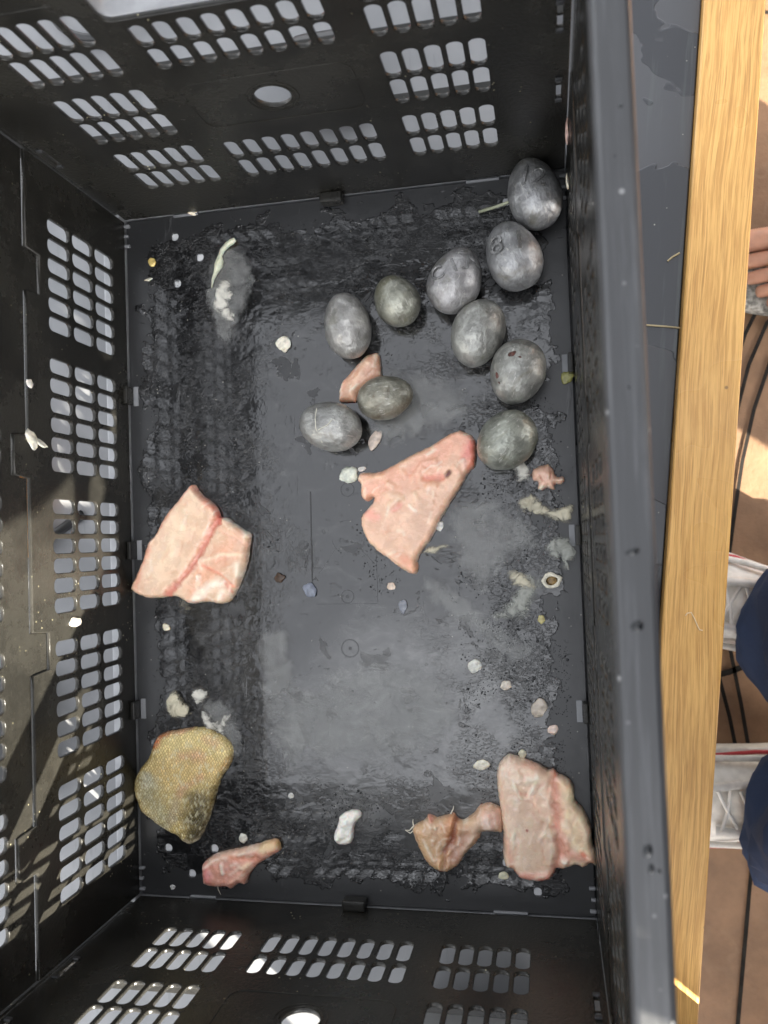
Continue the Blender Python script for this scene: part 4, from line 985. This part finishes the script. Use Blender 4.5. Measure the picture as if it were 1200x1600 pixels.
def person(loc, label, feet, hip, chest, elbows, hands, head, top_hem, bottoms, top_mat, shoes=True, shorts=False):
    """figure in world metres relative to loc (on the ground); faces -x"""
    P = empty('person', loc); tag(P, label, 'person')
    hx, hy, hz = hip; cx, cy, cz = chest
    nodes = [((hx, hy, hz), (.12, .12)), ((cx*.5+hx*.5, cy*.5+hy*.5, (hz+cz)/2), .115), ((cx, cy, cz), (.13, .12)), ((cx-.02, cy, cz+.17), .055), ((head[0]+.01, head[1], head[2]-.05), .07), ((head[0], head[1], head[2]+.06), .085)]
    edges = [(0, 1), (1, 2), (2, 3), (3, 4), (4, 5)]
    legs = []
    for s, (fx, fy) in zip((-1, 1), feet):
        b = len(nodes); nodes += [((hx, hy + s*.09, hz-.08), .088), (((hx+fx)/2-.015, (hy+s*.09+fy)/2, hz*.53), .058), ((fx+.03, fy, .10), .034), ((fx+.0, fy, .035), .022)]
        edges += [(0, b), (b, b+1), (b+1, b+2), (b+2, b+3)]
        legs.append((nodes[b][0], nodes[b+1][0], nodes[b+2][0]))
    arms = []
    for s, e, h in zip((-1, 1), elbows, hands):
        b = len(nodes); sh = (cx, cy + s*.17, cz+.08)
        nodes += [(sh, .055), (e, .042), (h, .030), ((h[0]-.05, h[1], h[2]-.03), .028)]
        edges += [(2, b), (b, b+1), (b+1, b+2), (b+2, b+3)]
        arms.append((sh, e, h))
        for k in range(4):
            q = len(nodes); nodes += [((h[0]-.085, h[1]+(k-1.5)*.014, h[2]-.045), .0085), ((h[0]-.12, h[1]+(k-1.5)*.014, h[2]-.075), .0075)]; edges += [(b+3, q), (q, q+1)]
        q = len(nodes); nodes += [((h[0]-.06, h[1]-s*.04, h[2]-.03), .0095), ((h[0]-.085, h[1]-s*.045, h[2]-.05), .008)]; edges += [(b+3, q), (q, q+1)]
    skin_mesh('body', nodes, edges, 0, SKIN, P)
    # head details
    bm = bmesh.new(); bmesh.ops.create_uvsphere(bm, u_segments=18, v_segments=12, radius=.102)
    for v in bm.verts:
        if v.co.z < -.01 and v.co.x < .02: v.co.z = -.01
        v.co.x += .012
    me = bpy.data.meshes.new('hair'); bm.to_mesh(me); bm.free(); hh = link('hair', me, HAIR, P, True); hh.location = (head[0], head[1], head[2]+.055)
    link('nose', tube_me('nose', [(head[0]-.085, head[1], head[2]+.035), (head[0]-.108, head[1], head[2]+.0)], [.008, .015], 8), SKIN, P, True)
    # trousers and top
    jn = [((hx, hy, hz+.02), (.145, .145))]; je = []
    for (a, k_, f) in legs:
        b = len(jn)
        if shorts: jn += [(a, .105), ((k_[0], k_[1], k_[2]+.06), .085)]; je += [(0, b), (b, b+1)]
        else: jn += [(a, .105), (k_, .080), ((f[0]-.008, f[1]-.020, .20), .082), ((f[0]-.012, f[1]-.024, .10), .088), ((f[0]-.012, f[1]-.024, .045), .088)]; je += [(0, b), (b, b+1), (b+1, b+2), (b+2, b+3), (b+3, b+4)]
    jo = skin_mesh('jeans' if not shorts else 'shorts', jn, je, 0, bottoms, P, 3)
    for v in jo.data.vertices:                                         # folds bunching towards the hem
        k_ = .020*max(0, min(1, (.55 - v.co.z)/.4)) + .003
        q_ = v.co; v.co = q_ + v.normal*k_*(noise.noise((q_.x*12+q_.z*10, q_.y*12-q_.z*9, q_.z*26)) + .5*noise.noise((q_.x*30, q_.y*30, q_.z*70)))
    tn = [((hx, hy, top_hem), (.185, .225)), ((hx, hy, hz+.05), (.160, .180)), (((hx+cx)/2, (hy+cy)/2, (hz+cz)/2), (.150, .165)), ((cx, cy, cz), (.155, .165)), ((cx-.01, cy, cz+.13), (.08, .08))]; te = [(0, 1), (1, 2), (2, 3), (3, 4)]
    for sh, e, h in arms:
        b = len(tn); tn += [(sh, .075), (e, .066), ((h[0]*.85+e[0]*.15, h[1]*.85+e[1]*.15, h[2]*.85+e[2]*.15), .048)]; te += [(3, b), (b, b+1), (b+1, b+2)]
    skin_mesh('jacket', tn, te, 1, top_mat, P)
    return P

# the one at the table edge, in white shoes
P1 = person((.665, .118, GZ), 'person in white shoes with red trim and blue jeans standing at the oak edge', [(-.075, -.108), (-.065, .085)], (.045, -.02, .90), (-.01, -.04, 1.30),
    [(.02, -.30, 1.06), (.04, .25, 1.06)], [(-.045, -.195, .90), (-.04, .19, .90)], (-.05, -.04, 1.58), .46, DENIM, JACKET)
for (x, y, rz, mir) in ((-.055, -.112, .10, -1), (-.045, .076, -.22, 1)):
    s_ = empty('shoe'); s_.parent = P1; s_.location = (x-.04, y, 0); s_.rotation_euler.z = rz
    shoe(s_, mir)
BAGM = plain('dark bag cloth', (.03, .03, .035), .85, .25, 60, .3)
bag = empty('sunblock_bag', (.668, -.128, .08), math.atan2(-.8, 1.0)); tag(bag, 'dark cloth bag added out of view to keep sun off the right wall', 'bag')  # added unseen bag, blocks sun that would pass the right wall
link('cuboid', box_me('cuboid', -.045, .045, -.085, .085, 0, .45, .02, 3), BAGM, bag, True)
for sx in (-.03, .03):
    link('strap', tube_me('strap', [(sx, -.05, .445), (sx*.6, -.02, .495), (0, .0, .512), (sx*.6, .02, .495), (sx, .05, .445)], .006, 8), BAGM, bag, True)
# neighbour in knitted slip-on sandals
KN = NT('knitted grey fabric'); kx = KN.xyz(KN.coord()); kw = KN.n('ShaderNodeTexWave', wave_type='BANDS', bands_direction='X'); KN.t.links.new(KN.coord(rot=(0, 0, .25)), kw.inputs[0]); kw.inputs['Scale'].default_value = 48; kw.inputs['Distortion'].default_value = 2.5
KNIT = KN.fin(KN.mix(kw.outputs['Fac'], (.17, .175, .15), (.42, .42, .38)), .9, KN.bump(kw.outputs['Fac'], .8, .003))
P2 = person((.80, .62, GZ), 'barefoot person in a grey knitted slide sandal, toes beside the oak edge', [(-.04, -.05), (-.04, .33)], (.06, .14, .90), (.06, .14, 1.30), [(.08, -.12, 1.06), (.08, .40, 1.06)], [(.0, -.10, .84), (.0, .38, .84)], (.02, .14, 1.58), .74, plain('khaki cloth', (.22, .19, .13), .8), plain('grey shirt', (.25, .26, .28), .8), shorts=True)
shade_person = person((1.15, .13, GZ), 'bystander in a dark coat added out of view to shade the oak edge', [(0, -.1), (0, .1)], (.02, 0, .92), (.0, 0, 1.32), [(.03, -.27, 1.06), (.03, .27, 1.06)], [(-.05, -.2, .9), (-.05, .2, .9)], (-.03, 0, 1.6), .50, DENIM, JACKET)  # added unseen figure, casts shade on the oak edge and table
for y_, m_ in ((-.1, -1), (.1, 1)):
    s_ = empty('shoe'); s_.parent = shade_person; s_.location = (-.03, y_, 0); shoe(s_, m_)
SANDAL = plain('speckled sandal sole', (.30, .29, .26), .8, .6, 180)
for y0, mir in ((-.045, 1), (.33, -1)):
    S_ = empty('foot'); S_.parent = P2; S_.location = (-.115, y0, 0); S_.rotation_euler.z = .06*mir
    # toe side at -x; big toe at +y*mir
    nodes = [((.10, 0, .055), .036), ((.02, 0, .058), .038), ((-.045, .0, .045), (.042, .026))]; edges = [(0, 1), (1, 2)]
    for k, (yy, x1, r) in enumerate(((.034, -.128, .0135), (.012, -.124, .0092), (-.006, -.117, .0086), (-.022, -.108, .0082), (-.036, -.098, .0078))):
        b = len(nodes); nodes += [((-.075, yy*mir*.95, .040), r*1.05), ((x1+.018, yy*mir, .037), r), ((x1, yy*mir, .032), r*.85)]; edges += [(2, b), (b, b+1), (b+1, b+2)]
    skin_mesh('bare_foot', nodes, edges, 0, SKIN, S_)
    rings = []
    for z in (0, .003, .019, .022):
        k = 1 if 0 < z < .02 else .96
        rings.append([((-.005+.145*math.cos(a))*1, k*(.050+.006*(-math.cos(a)))*math.sin(a)*mir, z) for a in np.linspace(0, 2*math.pi, 28, endpoint=False)])
    link('sandal_sole', loft_me('sandal_sole', rings), SANDAL, S_, True)
    rings = []
    for t in np.linspace(0, 1, 9):
        an = math.pi*t; yy = -.056*math.cos(an)*mir; zz = .018 + .060*math.sin(an)**.7; x0 = -.088 + .030*(t if mir < 0 else t) ; 
        rings.append([(x0, yy, zz), (x0+.002, yy*1.04, zz+.004), (x0+.08, yy*1.04, zz+.022*math.sin(an)+.004), (x0+.08, yy, zz+.022*math.sin(an))])
    link('knitted_strap', loft_me('knitted_strap', rings), KNIT, S_, True)
